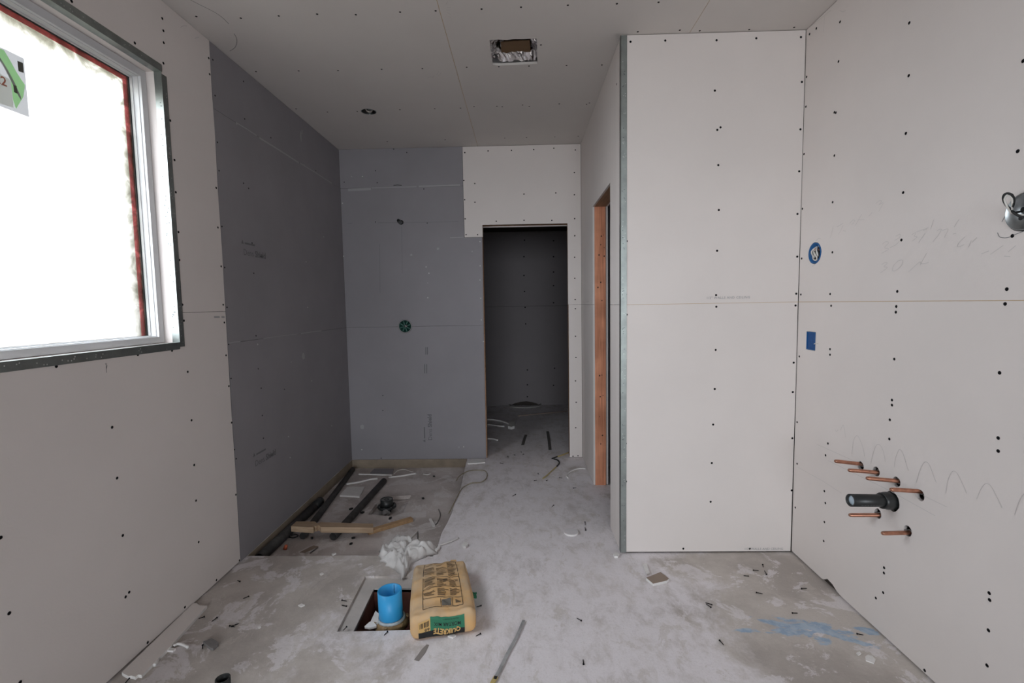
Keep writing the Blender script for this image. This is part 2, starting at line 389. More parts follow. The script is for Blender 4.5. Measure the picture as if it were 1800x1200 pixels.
def screws(pts, ax, val, nrm, pick, m=None, r=.0052, name='screw'):  # default head is oversize, its black taking in the shadowed dimple
    for x, y in pts:
        p = V(x, y, ax, val); par = pick(p)
        o = bpy.data.objects.new(name, screw_mesh(m or M_screw, r)); COL.objects.link(o)
        o.parent = par
        o.matrix_parent_inverse = Matrix.Identity(4)
        o.rotation_mode = 'QUATERNION'; o.rotation_quaternion = nrm.to_track_quat('Z', 'Y'); o.location = p
# ================================================================== FLOOR
REC = [(-1.566, 2.60), (-1.30, 2.592), (-.98, 2.598), (-.72, 2.587), (-.515, 2.582), (-.508, 2.72), (-.512, 2.86), (-.498, 3.0), (-.49, 3.15), (-.497, 3.30), (-.485, 3.446), (-.492, 3.70), (-.505, 3.95), (-.512, 4.15), (-.515, 4.29), (-1.566, 4.29)]
TRAP = [(-.814, 1.963), (-.83, 2.391), (-.45, 2.38), (-.44, 1.975)]
TIN = [(-.749, 1.981), (-.757, 2.30), (-.47, 2.30), (-.46, 1.985)]
floor = struct('floor', panel_bm(2, 0, [(-1.75, -5.2), (1.70, -5.2), (1.70, 6.7), (-1.75, 6.7)], [REC, TRAP], .05, -1), M_floor)
part('sunken_slab', panel_bm(2, ZR, [(-1.70, 2.45), (-.35, 2.45), (-.35, 4.35), (-1.70, 4.35)], [[tuple(V(x, y, 2, ZR)[:2]) for x, y in ((647, 904), (662, 884), (688, 872), (723, 870), (708, 902), (690, 907))]], .03, -1), M_sunk, floor)
bm = BM()
for i in range(len(REC)):
    a, b = [(.0 + (p[0] + 1.03) * .997 - 1.03, (p[1] - 3.44) * .998 + 3.44) for p in (REC[i], REC[(i + 1) % len(REC)])]
    bm.faces.new([bm.verts.new(p) for p in ((*a, -.001), (*b, -.001), (*b, ZR), (*a, ZR))])
part('footing_edge', bm, M_tan, floor)
part('drain_pit', mkbox(-1.25, -.75, 3.2, 3.75, -.20, -.115), M_sunk, floor)
part('rim_slab', panel_bm(2, -.012, [(-.86, 1.93), (-.87, 2.43), (-.40, 2.43), (-.40, 1.93)], [TIN], .02, -1), M_border, floor)
bm = BM()
for i in range(4):
    a, b = TIN[i], TIN[(i + 1) % 4]
    bm.faces.new([bm.verts.new(p) for p in ((*a, -.02), (*b, -.02), (*b, -.34), (*a, -.34))])
part('pit_lining', bm, M_redbr, floor)
part('pit_bottom', mkbox(-.80, -.40, 1.9, 2.36, -.36, -.33), M_dark, floor)
# ================================================================== CEILING
ceil = struct('ceiling', panel_bm(2, ZC + .016, rect(-1.75, 1.70, -5.2, 6.7), [rect(-.19, .15, 2.57, 2.91), circ(-1.053, 3.494, .07, 16)], .16, 1), M_dark)
VENT = [tuple(V(x, y, 2, ZC)[:2]) for x, y in ((860, 70), (875, 69.3), (890, 70.2), (903, 68.8), (917, 69), (931, 68.2), (943, 67.5), (944.5, 80), (944, 95), (945, 112), (925, 113), (900, 114.2), (880, 115), (866, 114), (863, 95))]
c1 = part('drywall_panel', panel_bm(2, ZC, rect(XL - .01, -.3625, -1.0, YB + .01), [circ(-1.053, 3.494, .051, 28)], TD, 1), M_ceil, ceil)
c2 = part('drywall_panel', panel_bm(2, ZC, [(-.3595, -1.0), (.871, -1.0), (.871, YB + .01), (-.3595, YB + .01)], [VENT], TD, 1), M_ceil, ceil)
c3 = part('drywall_panel', panel_bm(2, ZC, rect(.8735, XR + .01, -1.0, YB + .01), [], TD, 1), M_ceil, ceil)
part('joint_paper', mkbox(-.3635, -.3585, -1.0, YB, ZC + .0015, ZC + .004), M_seam, ceil)
part('joint_paper', mkbox(.870, .8745, -1.0, YF, ZC + .0015, ZC + .004), M_seam, ceil)
pc = lambda p: c1 if p.x < -.361 else (c2 if p.x < .872 else c3)
SC = crop([(213, 127), (480, 112), (750, 99), (1022, 103), (1333, 85), (1583, 76), (320, 503), (620, 498), (897, 496), (1203, 487), (1490, 482), (602, 765), (822, 787), (1032, 783), (1332, 771), (1577, 764), (1757, 760), (1243, 995), (1650, 982)], 4, 370, 0)
SC += crop([(285, 68), (582, 54), (935, 39), (1304, 28), (1618, 17), (732, 338), (173, 506), (415, 502), (642, 497), (925, 493), (1191, 489), (1462, 239), (127, 814), (228, 803), (400, 799), (441, 804), (593, 791), (644, 801), (870, 782), (1076, 785), (1097, 775), (459, 1039), (623, 1035), (836, 1031), (1013, 1025)], 4.285, 780, 0)
SC += [(345, 29), (1195, 53), (1230, 54), (1317, 52), (1396, 48)]
screws(SC, 2, ZC, NRM['ceil'], pc, r=.0048)
strokes('pencil_arc', [crop([(1335, -4), (1400, 30), (1500, 80), (1560, 120), (1610, 168)], 4, 0, 0), crop([(1645, 235), (1662, 265), (1665, 300), (1650, 335), (1615, 358)], 4, 0, 0)], 2, ZC, NRM['ceil'], .003, M_pencild, c1)
strokes('pencil_note', [crop(k, 4, 370, 0) for k in ([(1525, 550), (1550, 535)], [(1590, 525), (1605, 500)], [(1600, 530), (1625, 510)], [(1545, 545), (1575, 530), (1560, 548)])], 2, ZC, NRM['ceil'], .0022, M_pencil, c1)
strokes('pencil_note', [crop(k, 4, 370, 0) for k in ([(1655, 30), (1668, 10)], [(1656, 70), (1690, 69)], [(1660, 55), (1690, 52)], [(1665, 85), (1690, 100)], [(1670, 110), (1690, 122)], [(1685, 140), (1698, 140)])], 2, ZC, NRM['ceil'], .0022, M_pencil, c2)
# ================================================================== LEFT WALL
WY0, WY1, WZ0, WZ1 = .78, 2.182, 1.236, 2.428
wl = struct('wall_left', panel_bm(0, XL - TD - .003, [(-5.2, -.3), (6.7, -.3), (6.7, 2.9), (-5.2, 2.9)], [rect(WY0 - .016, WY1 + .016, WZ0 - .016, WZ1 + .016)], .165, -1), M_dark)
lu = part('drywall_panel', panel_bm(0, XL, [(-1.0, SEAM + .001), (WY0, SEAM + .001), (WY0, WZ1), (WY1, WZ1), (WY1, SEAM + .001), (YG, SEAM + .001), (YG + .003, 1.7), (YG - .001, 2.0), (YG + .004, 2.3), (YG, 2.5), (YG + .003, ZC - .002), (-1.0, ZC - .002)], []), M_white, wl)
ll = part('drywall_panel', panel_bm(0, XL, [(-1.0, .008), (YG - .003, .008), (YG + .001, .5), (YG - .002, .9), (YG, SEAM - .001), (WY1, SEAM - .001), (WY1, WZ0), (WY0, WZ0), (WY0, SEAM - .001), (-1.0, SEAM - .001)], []), M_white, wl)
G1, G2 = 1.203, 2.412
xg = XL - .001
gl = [part('backer_board', panel_bm(0, xg, rect(YG + .005, YB, a, b)), M_grey, wl) for a, b in ((-.004, G1 - .0008), (G1 + .0008, G2 - .0008), (G2 + .0008, ZC - .002))]
pg = lambda p: gl[0] if p.z < G1 else (gl[1] if p.z < G2 else gl[2])
SL = crop([(503, 8), (1141, 130), (1149, 216), (1151, 300), (1149, 444), (948, 302), (1197, 847), (1227, 1124), (1467, 408), (1474, 522)], 4, 0, 0)
SL += crop([(927, 113), (941, 323), (946, 470), (962, 706), (970, 790), (1140, 90), (1149, 299), (1166, 504), (1177, 706), (1183, 800), (1192, 973), (1207, 1135), (990, 1060), (727, 970), (297, 1031), (907, 948)], 3, 0, 300)
SL += crop([(473, 122), (808, 92), (977, 102), (494, 336), (819, 281), (518, 578), (827, 431), (995, 406), (838, 606), (1010, 683), (545, 817), (530, 837), (3, 587), (39, 906), (913, 766), (780, 880), (623, 1029), (85, 1197)], 2.4, 0, 700)
screws(SL, 0, XL, NRM['left'], lambda p: lu if p.z > SEAM else ll)
SG = [(374, 105), (378, 168), (382, 250), (385, 300), (390, 398), (395, 470), (399, 540), (402, 605), (406, 665), (412, 790), (415, 806), (428, 322), (437, 331), (443, 427), (446, 480), (450, 590), (454, 648), (459, 682), (461, 730), (463, 770), (428, 143), (476, 242), (500, 684), (430, 209), (555, 300)]
screws(SG, 0, xg, NRM['left'], pg, r=.004)
screws([(541, 540), (548, 669), (583, 748), (538, 460), (453, 605), (507, 767), (569, 416), (510, 804)], 0, xg, NRM['left'], pg, m=M_dusts, r=.0045)
bm = BM()
for y0, y1, z, w in ((2.75, 2.95, G2, .006), (2.98, 3.5, G2 - .003, .010), (3.52, 4.1, G2, .008), (2.548, 2.66, G1, .004), (2.9, 3.35, G1, .003), (3.4, 3.75, G1, .006)):
    ribbon(bm, [P3(0, xg, y0, z), P3(0, xg, (y0 + y1) / 2, z + .002), P3(0, xg, y1, z)], w, NRM['left'])
part('chalk_smear', bm, M_chalk, gl[1])
bm = BM()
for (x, y, a, b) in ((529, 240, 3, 10), (531, 232, 1.5, 5), (416, 217, 2, 2), (535, 290, 2, 1.5), (533, 626, 6, 6), (512, 636, 2, 1)):
    p = V(x, y, 0, xg); w_, h_ = a * .004, b * .004
    pts = [bm.verts.new(p + Vector((.0006, w_ * math.cos(t) * random.uniform(.7, 1.2), h_ * math.sin(t) * random.uniform(.8, 1.1)))) for t in [i * .628 for i in range(10)]]
    bm.faces.new(pts)
part('chalk_smudge', bm, M_chalk, gl[1])
def dens(p, xd, yd, par, s=.05):
    xd, yd = Vector(xd), Vector(yd)
    part('lettering', place_text(text_bm('Dens', s, 0), p - xd * s * 1.42, xd, yd), M_inkg, par)
    part('lettering', place_text(text_bm('Shield', s, .0016), p + xd * s * 1.12, xd, yd), M_inkg, par)
    bm = BM(); q = p + yd * s * .95 - xd * s * 2.6; n = xd.cross(yd)
    bm.faces.new([bm.verts.new(q + xd * a * s + yd * b * s) for a, b in ((-.2, 0), (.3, 0), (.05, .45))])
    ribbon(bm, [q + xd * s * .5 + yd * .1 * s, q + xd * s * 2.6 + yd * .1 * s], s * .2, n, 0)
    part('printed_emblem', bm, M_inkg, par)
dens(V(449, 447, 0, xg + .0008), (0, 1, 0), (0, 0, 1), gl[1])
dens(V(468, 804, 0, xg + .0008), (0, 1, 0), (0, 0, 1), gl[0])
strokes('printed_lines', [[(376, 557), (386, 557)], [(389, 557), (394.5, 557)]], 0, XL, NRM['left'], .009, M_ink, ll, False)
strokes('pencil_mark', [[(184.5, 640), (186, 638), (186.5, 655)], [(186.5, 648), (188, 642)]], 0, XL, NRM['left'], .0022, M_pencild, ll, False)
strokes('pencil_mark', [crop([(1268, 192), (1285, 183), (1313, 183)], 4, 0, 0), crop([(1368, 272), (1385, 263), (1400, 262)], 4, 0, 0)], 0, XL, NRM['left'], .002, M_pencil, lu)
# ---- corner beads of the window
def bead_holes(bm, pts, nrm, r):
    u, w, d = frame_of(nrm)
    for p in pts:
        p = Vector(p) + d * .0006
        bm.faces.new([bm.verts.new(p + (u * math.cos(t) + w * math.sin(t)) * r) for t in [i * math.pi / 3 for i in range(6)]])
def clusters(a0, a1, n):
    out = []
    for i in range(n):
        c = a0 + (a1 - a0) * (i + random.random() * .8) / n
        out += [c + random.uniform(-.05, .05) for _ in range(random.choice((1, 2, 4, 5)))]
    return [q for q in out if min(a0, a1) < q < max(a0, a1)]
def bead(name, par, face_boxes, hole_sets):
    bm = BM()
    for b in face_boxes: box(bm, *b)
    o = part(name, bm, M_galv, par)
    hb = BM()
    for pts, nrm, r in hole_sets: bead_holes(hb, pts, nrm, r)
    part('perforations', hb, M_perf, o, kind='stuff'); return o
x1 = XL + .0016; LEG = .03
bead('corner_bead', wl, [(XL, x1, WY1 - .001, WY1 + LEG, WZ0 - .02, WZ1 - .01), (XL - .032, x1, WY1 - .0016, WY1, WZ0, WZ1)],
     [([(x1, WY1 + random.uniform(.008, .024), z) for z in clusters(WZ0, WZ1 - .03, 9)], (1, 0, 0), .0022)])
hb = [(XL - random.uniform(.008, .026), WY1 - .0016, z) for z in clusters(WZ0 + .02, WZ1 - .02, 10)]
bm = BM(); bead_holes(bm, hb, (0, -1, 0), .0026); part('nail_heads', bm, mat('dull_nail', (.10, .11, .12), .5, metal=.6), wl, kind='stuff')
bead('corner_bead', wl, [(XL, x1, WY0 - LEG, WY1 + .005, WZ1, WZ1 + LEG), (XL - .032, x1, WY0, WY1, WZ1 - .0016, WZ1)],
     [([(x1, y, WZ1 + random.uniform(.008, .024)) for y in clusters(WY0 + .5, WY1, 7)], (1, 0, 0), .0018)])
bead('corner_bead', wl, [(XL, x1, WY0 - LEG, WY1 - .002, WZ0 - LEG, WZ0 + .001), (XL - .032, x1, WY0, WY1, WZ0, WZ0 + .0016)],
     [([(x1, y, WZ0 - random.uniform(.006, .024)) for y in clusters(WY0 + .4, WY1 - .02, 9)], (1, 0, 0), .0024)])
bead('corner_bead', wl, [(XL, x1, WY0 - LEG, WY0 + .001, WZ0 - .02, WZ1 + .02), (XL - .032, x1, WY0, WY0 + .0016, WZ0, WZ1)], [([(x1, WY0 - .015, z) for z in clusters(WZ0, WZ1, 8)], (1, 0, 0), .0022)])
# ---- window
D1, D2, D3 = .068, .150, .120
for b in ((WY1, WY1 + .014, WZ0 - .014, WZ1 + .014), (WY0 - .014, WY0, WZ0 - .014, WZ1 + .014), (WY0, WY1, WZ1, WZ1 + .014), (WY0, WY1, WZ0 - .014, WZ0)):
    part('return_board', mkbox(XL - D2, XL - TD - .0005, *b), M_white, wl)
win = struct('window_1', panel_bm(0, XL - D1, rect(WY0 + .002, WY1 - .002, WZ0 + .002, WZ1 - .002), [rect(WY0 + .033, WY1 - .033, WZ0 + .030, WZ1 - .033)], .012, -1), M_pvcw)
f2 = part('sash_frame', panel_bm(0, XL - D1 - .012, rect(WY0 + .002, WY1 - .002, WZ0 + .002, WZ1 - .002), [rect(WY0 + .036, WY1 - .036, WZ0 + .033, WZ1 - .036)], D3 + .010 - D1 - .012, -1), M_pvcw, win)
part('glazing_bead', panel_bm(0, XL - D1 - .034, rect(WY0 + .03, WY1 - .036, WZ0 + .03, WZ1 - .036), [rect(WY0 + .04, WY1 - .040, WZ0 + .036, WZ1 - .040)], .010, -1), M_pvcw, win)
part('gasket', panel_bm(0, XL - D3 + .0035, rect(WY0 + .03, WY1 - .034, WZ0 + .03, WZ1 - .034), [rect(WY0 + .042, WY1 - .0415, WZ0 + .037, WZ1 - .0415)], .003, -1), M_gask, win)
part('glass_pane', mkbox(XL - D3 - .004, XL - D3, WY0 + .034, WY1 - .034, WZ0 + .032, WZ1 - .034), M_glass, win)
part('flashing_tape', panel_bm(0, XL - D3 - .011, rect(WY0 - .01, WY1 + .01, WZ0 - .01, WZ1 + .01), [rect(WY0 + .06, WY1 - .056, WZ0 + .036, WZ1 - .055)], 0), M_red, win)
lab = part('sticker', sheet_bm(0, XL - D3 + .0006, rect(1.40, V(46, 150, 0, XL - D3)[1], V(40, 202, 0, XL - D3)[2], V(20, 92, 0, XL - D3)[2])), M_label, win, label='white sticker with green bands and a red number')
def sticker(name, pts, m, lift):
    bm = BM(); bm.faces.new([bm.verts.new(V(x / 7.06, y / 7.06 + 50, 0, XL - D3 + lift)) for x, y in pts]); part(name, bm, m, lab)
sticker('printed_band', [(-160, 60), (0, 250), (50, 270), (110, 370), (215, 560), (310, 700), (290, 850), (240, 930), (200, 1000), (165, 900), (130, 640), (60, 480), (0, 400), (-160, 260)], M_lgreen, .0014)
sticker('printed_panel', [(-160, 500), (0, 560), (130, 640), (155, 860), (170, 985), (0, 930), (-160, 880)], M_lgrey, .0016)
sticker('printed_curve', [(-40, 330), (0, 360), (90, 500), (190, 690), (260, 850), (265, 890), (235, 850), (150, 680), (60, 500), (0, 400), (-40, 360)], M_label, .0018)
sticker('printed_box', [(165, 700), (205, 712), (220, 810), (175, 790)], mat('dark_print', (.12, .12, .1), .7), .0020)
sticker('printed_box', [(215, 400), (285, 428), (296, 552), (230, 530)], mat('dark_print', (.12, .12, .1), .7), .0020)
part('lettering', place_text(text_bm('7022', .040, .0006), V(19, 149, 0, XL - D3 + .0022) + Vector((0, -.052, 0)), (0, 1, 0), (0, 0, 1)), M_lred, lab)
portal('window_portal', (XL - D2 - .02, (WY0 + WY1) / 2, (WZ0 + WZ1) / 2), (1, 0, 0), WY1 - WY0, WZ1 - WZ0)
# ---- outside the window
struct('wall_outside', mkbox(-3.9, -3.7, 2.5, 9.0, -.4, 4.2), M_stucco)
struct('floor_outside', mkbox(-14, 14, -14, 14, -.45, -.36), M_ground)
# ================================================================== BACK WALL
wb_out = [(XL - .01, -.3), (-.37, -.3), (-.37, 2.13), (.44, 2.13), (.44, -.3), (XR + .15, -.3), (XR + .15, 2.9), (XL - .01, 2.9)]
wb = struct('wall_back', panel_bm(1, YB + TD + .003, wb_out, [circ(-1.041, 1.205, .085, 20)], .089, 1), M_dark)
part('backing_sheet', mkbox(-1.2, -.9, YB + .10, YB + .104, 1.0, 1.4), M_dark, wb)
GV = (-1.041, 1.205)
gb = [part('backer_board', panel_bm(1, YB, rect(XL, -.345, -.004, G1 - .09)), M_grey, wb)]
gb[0].data = finish(panel_bm(1, YB, [(XL, -.004), (-.345, -.004), (-.343, G1 - .0008), (XL, G1 - .0008)], []), 'backer_board', M_grey)
bpy.data.objects  # (keeps the board list in order)
vh = circ(GV[0], GV[1], .060, 28)
def half(loop, up):
    "the half of a round cut-out on one side of a board joint, from left to right"
    pts = [p for p in loop if (p[1] > G1 + .002) == up and abs(p[1] - G1) > .002]
    return sorted(pts, key=lambda p: p[0])
gb[0].data = finish(panel_bm(1, YB, [(XL, -.004), (-.345, -.004), (-.343, G1 - .0008), (GV[0] + .06, G1 - .0008)] + half(vh, False)[::-1] + [(GV[0] - .06, G1 - .0008), (XL, G1 - .0008)]), 'backer_board', M_grey)
gb.append(part('backer_board', panel_bm(1, YB, [(XL, G1 + .0008), (GV[0] - .06, G1 + .0008)] + half(vh, True) + [(GV[0] + .06, G1 + .0008), (-.343, G1 + .0008), (-.338, 1.971), (-.495, 1.971), (-.497, 2.2), (-.494, G2 - .0008), (XL, G2 - .0008)], [circ(-1.064, 2.124, .017, 14), circ(-1.043, 2.113, .02, 14)]), M_grey, wb))
gb.append(part('backer_board', panel_bm(1, YB, rect(XL, -.495, G2 + .0008, ZC - .002)), M_grey, wb))
pgb = lambda p: gb[0] if p.z < G1 else (gb[1] if p.z < G2 else gb[2])
bu = part('drywall_panel', panel_bm(1, YB - .001, [(-.492, 1.973), (-.334, 1.973), (-.334, 2.078), (.405, 2.076), (.405, SEAM + .001), (XC - .003, SEAM + .001), (XC - .003, ZC - .003), (-.492, ZC - .003), (-.4935, 2.3)]), M_white, wb)
bl = part('drywall_panel', panel_bm(1, YB - .001, [(.409, .004), (XC - .003, .004), (XC - .003, SEAM - .001), (.409, SEAM - .001)]), M_white, wb)
SB = crop([(158, 1149), (334, 1136), (510, 1132), (678, 1126), (829, 1116), (991, 1129)], 4.285, 780, 0) + crop([(1578, 311), (1572, 484), (1640, 503), (1577, 603), (1641, 619), (1580, 722), (1586, 820), (1657, 820)], 3.53, 370, 180)
SB += crop([(434, 112), (727, 102), (1020, 103), (1261, 85), (1261, 266), (1260, 492), (1262, 713), (1266, 938), (1268, 1035)], 6, 800, 370) + crop([(22, 607), (22, 697), (23, 794), (24, 863)], 2.307, 1000, 40) + crop([(29, 177), (31, 270), (29, 373), (32, 467), (30, 579), (18, 704), (40, 702)], 2.5, 1000, 520)
SB += [(921, 341), (977, 339)]
screws(SB, 1, YB - .001, NRM['front'], lambda p: bu if p.z > SEAM else bl)
screws([(843.7, 424.5), (844, 467), (843.7, 492), (845.2, 524), (846, 562), (752, 523), (754, 480), (749, 469), (850, 600), (618, 240), (637, 310), (602, 357), (604, 450), (636, 790), (815, 785)], 1, YB, NRM['front'], pgb, m=M_dusts, r=.0048)
screws([(605, 320), (663, 321), (745, 332), (660, 390), (751, 392), (673, 695), (673, 721), (670, 805), (692, 262), (715, 268), (660, 300), (600, 400)], 1, YB, NRM['front'], pgb, r=.004)
bm = BM()
for x0, x1_, z, w in ((-1.5, -1.30, G2 - .012, .02), (-1.29, -.9, G2, .007), (-.88, -.52, G2 + .005, .012), (-.62, -.50, 1.972, .006)): ribbon(bm, [P3(1, YB, x0, z), P3(1, YB, x1_, z + .003)], w, NRM['front'])
for (x, y, a) in ((723, 448, 3), (637, 750, 6), (807, 786, 2), (618, 310, 2), (752, 497, 1.5), (830, 442, 2), (770, 437, 3)):
    p = V(x, y, 1, YB); bm.faces.new([bm.verts.new(p + Vector((a * .004 * math.cos(t) * random.uniform(.6, 1.2), -.0006, a * .004 * math.sin(t) * random.uniform(.6, 1.1)))) for t in [i * .785 for i in range(8)]])
part('chalk_smear', bm, M_chalk, gb[1])
strokes('pencil_line', [crop(k, 3.53, 370, 180) for k in ([(1040, 747), (1540, 740)], [(1186, 770), (1190, 1060)], [(850, 750), (880, 750)], [(1050, 880), (1052, 1180)])], 1, YB, NRM['front'], .002, M_inkg, gb[1], False)
strokes('dark_scuff', [crop(k, 3.53, 370, 180) for k in ([(1135, 514), (1160, 512), (1187, 514)],)], 1, YB, NRM['front'], .006, mat('scuff', (.06, .06, .06), .8), gb[1], False)
dens(V(756, 750, 1, YB - .0008), (0, 0, 1), (-1, 0, 0), gb[0], .05)
strokes('printed_lines', [[(748.5, 610), (748.5, 623)], [(751.5, 610), (751.5, 623)], [(746.5, 640), (746.5, 656)], [(750, 640), (750, 656)]], 1, YB, NRM['front'], .008, M_inkg, gb[0], False)
# ---- doorway in the back wall
d1 = struct('door_1', mkbox(-.37, .44, YB + TD, YB + .102, 2.079, 2.13), M_headw)
part('jamb_stud', mkbox(-.37, -.336, YB + TD, YB + .102, 0, 2.078), M_headw, d1)
part('jamb_stud', mkbox(.410, .444, YB + TD, YB + .102, 0, 2.078), M_headw, d1)
part('drywall_panel', panel_bm(1, YB + .118, [(-1.7, 0), (-.345, 0), (-.345, 2.07), (.412, 2.07), (.412, 0), (XR, 0), (XR, ZC), (-1.7, ZC)], [], TD, -1), M_white, wb)
# ================================================================== SIDE WALL OF THE CLOSET with its doorway
DY0, DY1, DZ = 2.912, 3.62, 2.083
so = lambda z1: [(YF, .004), (DY0, .004), (DY0, DZ), (DY1, DZ), (DY1, .004), (YB, .004), (YB, z1), (YF, z1)]
ws = struct('wall_side', panel_bm(0, XC + TD + .001, [(YF + TD, 0), (DY0 - .02, 0), (DY0 - .02, DZ + .02), (DY1 + .02, DZ + .02), (DY1 + .02, 0), (YB, 0), (YB, 2.9), (YF + TD, 2.9)], [], .084, 1), M_dark)
su = part('drywall_panel', panel_bm(0, XC, [(YF + .001, SEAM + .001), (DY0, SEAM + .001), (DY0 + .003, 1.7), (DY0 - .002, 1.95), (DY0 + .001, DZ), (DY1, DZ), (DY1, SEAM + .001), (YB - .001, SEAM + .001), (YB - .001, ZC - .002), (YF + .001, ZC - .002)], [], TD, 1), M_white, ws)
sl = [part('drywall_panel', panel_bm(0, XC, rect(a, b, .004, SEAM - .001), [], TD, 1), M_white, ws) for a, b in ((YF + .001, DY0), (DY1, YB - .001))]
part('drywall_panel', panel_bm(0, XC + .111, [(YF + .11, .004)] + so(ZC)[1:-1] + [(YF + .11, ZC)], [], TD, -1), M_white, ws)
d2 = struct('door_2', mkbox(XC + TD, XC + .098, DY0 - .02, DY1 + .038, DZ, DZ + .038), M_headw)
far_stud = part('jamb_stud', mkbox(XC + TD, XC + .0945, DY1 + .001, DY1 + .038, 0, DZ), M_blade, d2)
part('jamb_stud', mkbox(XC + TD, XC + .0945, DY0 - .038, DY0 - .001, 0, DZ), M_blade, d2)
bm = BM()
for x, y in ((1056, 430), (1062, 450), (1053, 448), (1051, 505), (1056, 496), (1062, 435), (1058, 528), (1061, 413), (1054, 660), (1058, 659), (1055, 697), (1060, 695), (1054, 732), (1059, 765), (1056, 780), (1057, 415)):
    p = V(x, y, 1, DY1); q = random.uniform(.0025, .006)
    bm.faces.new([bm.verts.new(p + Vector((q * math.cos(t), -.0004, q * 1.2 * math.sin(t)))) for t in [i * .785 for i in range(8)]])
part('knots', bm, mat('knot', (.10, .045, .03), .7), far_stud, kind='stuff')
strokes('pencil_mark', [crop([(1390, 963), (1410, 957)], 6, 800, 370)], 0, XC, NRM['side'], .003, M_pencil, su, False)
screws([(1084, 148)], 0, XC, NRM['side'], lambda p: su)
# closet inside
struct('wall_closet', panel_bm(1, YB - .25, rect(XC + .12, XR, 0, ZC), [], .01, 1), M_grey)
# ================================================================== FRONT WALL OF THE CLOSET (faces the camera)
wf = struct('wall_front', panel_bm(1, YF + TD + .003, rect(XC + TD, XR + .15, 0, 2.9), [], .08, 1), M_dark)
fu = part('drywall_panel', panel_bm(1, YF, [(XC + .001, SEAM + .001), (XR - .004, SEAM + .001), (XR - .002, 2.0), (XR - .003, ZC - .003), (XC + .001, ZC - .003)], [], TD, 1), M_white, wf)
fl = part('drywall_panel', panel_bm(1, YF, [(XC + .001, .010), (XR - .006, .010), (XR - .003, 1.0), (XR - .004, SEAM - .001), (XC + .001, SEAM - .001)], [], TD, 1), M_white, wf)
part('joint_paper', mkbox(XC, XR, YF + .0015, YF + .004, SEAM - .002, SEAM + .002), M_seam, wf)
SF = crop([(250, 77), (391, 72), (599, 71), (760, 63), (941, 58), (945, 240), (939, 432), (934, 602), (927, 775), (926, 948), (922, 1098), (919, 1146), (592, 275), (602, 434), (615, 424), (606, 577), (608, 759), (601, 924), (597, 1104), (598, 1151), (229.5, 424), (234, 885), (231, 1102), (234, 1183)], 2.307, 1000, 40)
SF += crop([(249.5, 280), (250, 648), (251, 815), (247, 1079), (645, 237), (641, 409), (634, 565), (628, 734), (623, 904), (988, 293), (984, 422), (982, 625), (979, 854), (503, 1110), (795, 1110)], 2.5, 1000, 520)
screws(SF, 1, YF, NRM['front'], lambda p: fu if p.z > SEAM else fl)
part('lettering', place_text(text_bm('1/2" WALLS AND CEILING', .0175, .0002, 0, 1.15), V(1280, 523, 1, YF - .0008), (1, 0, 0), (0, 0, 1)), M_ink, fu)
part('lettering', place_text(text_bm('1/2" WALLS AND CEILING', .0175, .0002, 0, 1.05), V(1342.5, 964.5, 1, YF - .0008), (1, 0, 0), (0, 0, 1)), M_ink, fl)
y1 = YF - .0016
fb = bead('corner_bead', wf, [(XC - .0016, XC + .031, y1, YF, .006, ZC - .004), (XC - .0016, XC, y1, YF + .03, .006, ZC - .004)],
     [([(XC + random.uniform(.008, .027), y1, z) for z in clusters(.05, ZC - .05, 20)], (0, -1, 0), .0020)])
bm = BM(); bead_holes(bm, [(XC + random.uniform(.006, .02), y1, z) for z in clusters(.1, ZC - .1, 14)], (0, -1, 0), .0024); part('nail_heads', bm, mat('dull_nail', (.10, .11, .12), .5), fb, kind='stuff')
# ================================================================== RIGHT WALL
BX = (2.473, 1.613); BXR = (2.444, 2.522, 1.128, 1.222); MB = (1.463, 1.628)
AB = (1.912, .580)
COP = [((1511, 815), (1467, 810)), ((1541, 830), (1490, 826)), ((1576, 845), (1522, 840)), ((1615, 863), (1565, 860)), ((1543, 905), (1491, 905)), ((1595, 936), (1550, 937))]
cb = [V(*b, 0, XR) for b, t in COP]
off = [(-.006, -.008), (.003, .003), (0, -.004), (-.007, -.013), (0, .007), (-.001, .008)]
holes_l = [circ(p.y + o[0], p.z + o[1], .0195, 16, 1.05, .06) for p, o in zip(cb, off)] + [circ(AB[0] - .004, AB[1], .038, 20, 1.05, .03), rect(*BXR)]
ztop = [(XR, 0)]
wr = struct('wall_right', panel_bm(0, XR + TD + .003, rect(-5.2, 6.7, -.3, 2.9), [circ(*BX, .06, 20), rect(BXR[0] - .01, BXR[1] + .01, BXR[2] - .01, BXR[3] + .01), circ(*MB, .058, 20)] + [circ(p.y, p.z, .03, 12) for p in cb] + [circ(*AB, .045, 14)], .12, 1), M_dark)
part('backing_sheet', mkbox(XR + .14, XR + .16, -5.2, 6.7, -.3, 2.9), M_dark, wr)
ru = part('drywall_panel', panel_bm(0, XR, rect(-1.0, YF, SEAM + .0012, ZC - .003), [circ(*BX, .054, 28, 1, .015), circ(*MB, .056, 28)], TD, 1), M_white, wr)
rl = part('drywall_panel', panel_bm(0, XR, [(-1.0, .010), (2.19, .010), (2.22, .016), (2.25, .030), (2.29, .034), (2.315, .016), (2.33, .010), (YF, .012), (YF, SEAM - .0012), (-1.0, SEAM - .0012)], holes_l, TD, 1), M_white, wr)
part('joint_paper', mkbox(XR + .0015, XR + .004, -1.0, YF, SEAM - .002, SEAM + .002), M_seam, wr)
prr = lambda p: ru if p.z > SEAM else rl
SR = crop([(135, 150), (99, 180), (260, 115), (84, 405), (252, 324), (80, 562), (238, 594), (230, 592), (70, 812), (230, 820), (62, 1100), (221, 1066), (625, 121), (622, 399), (607, 703), (593, 1015), (1226, 321), (1197, 797)], 3, 1390, 0)
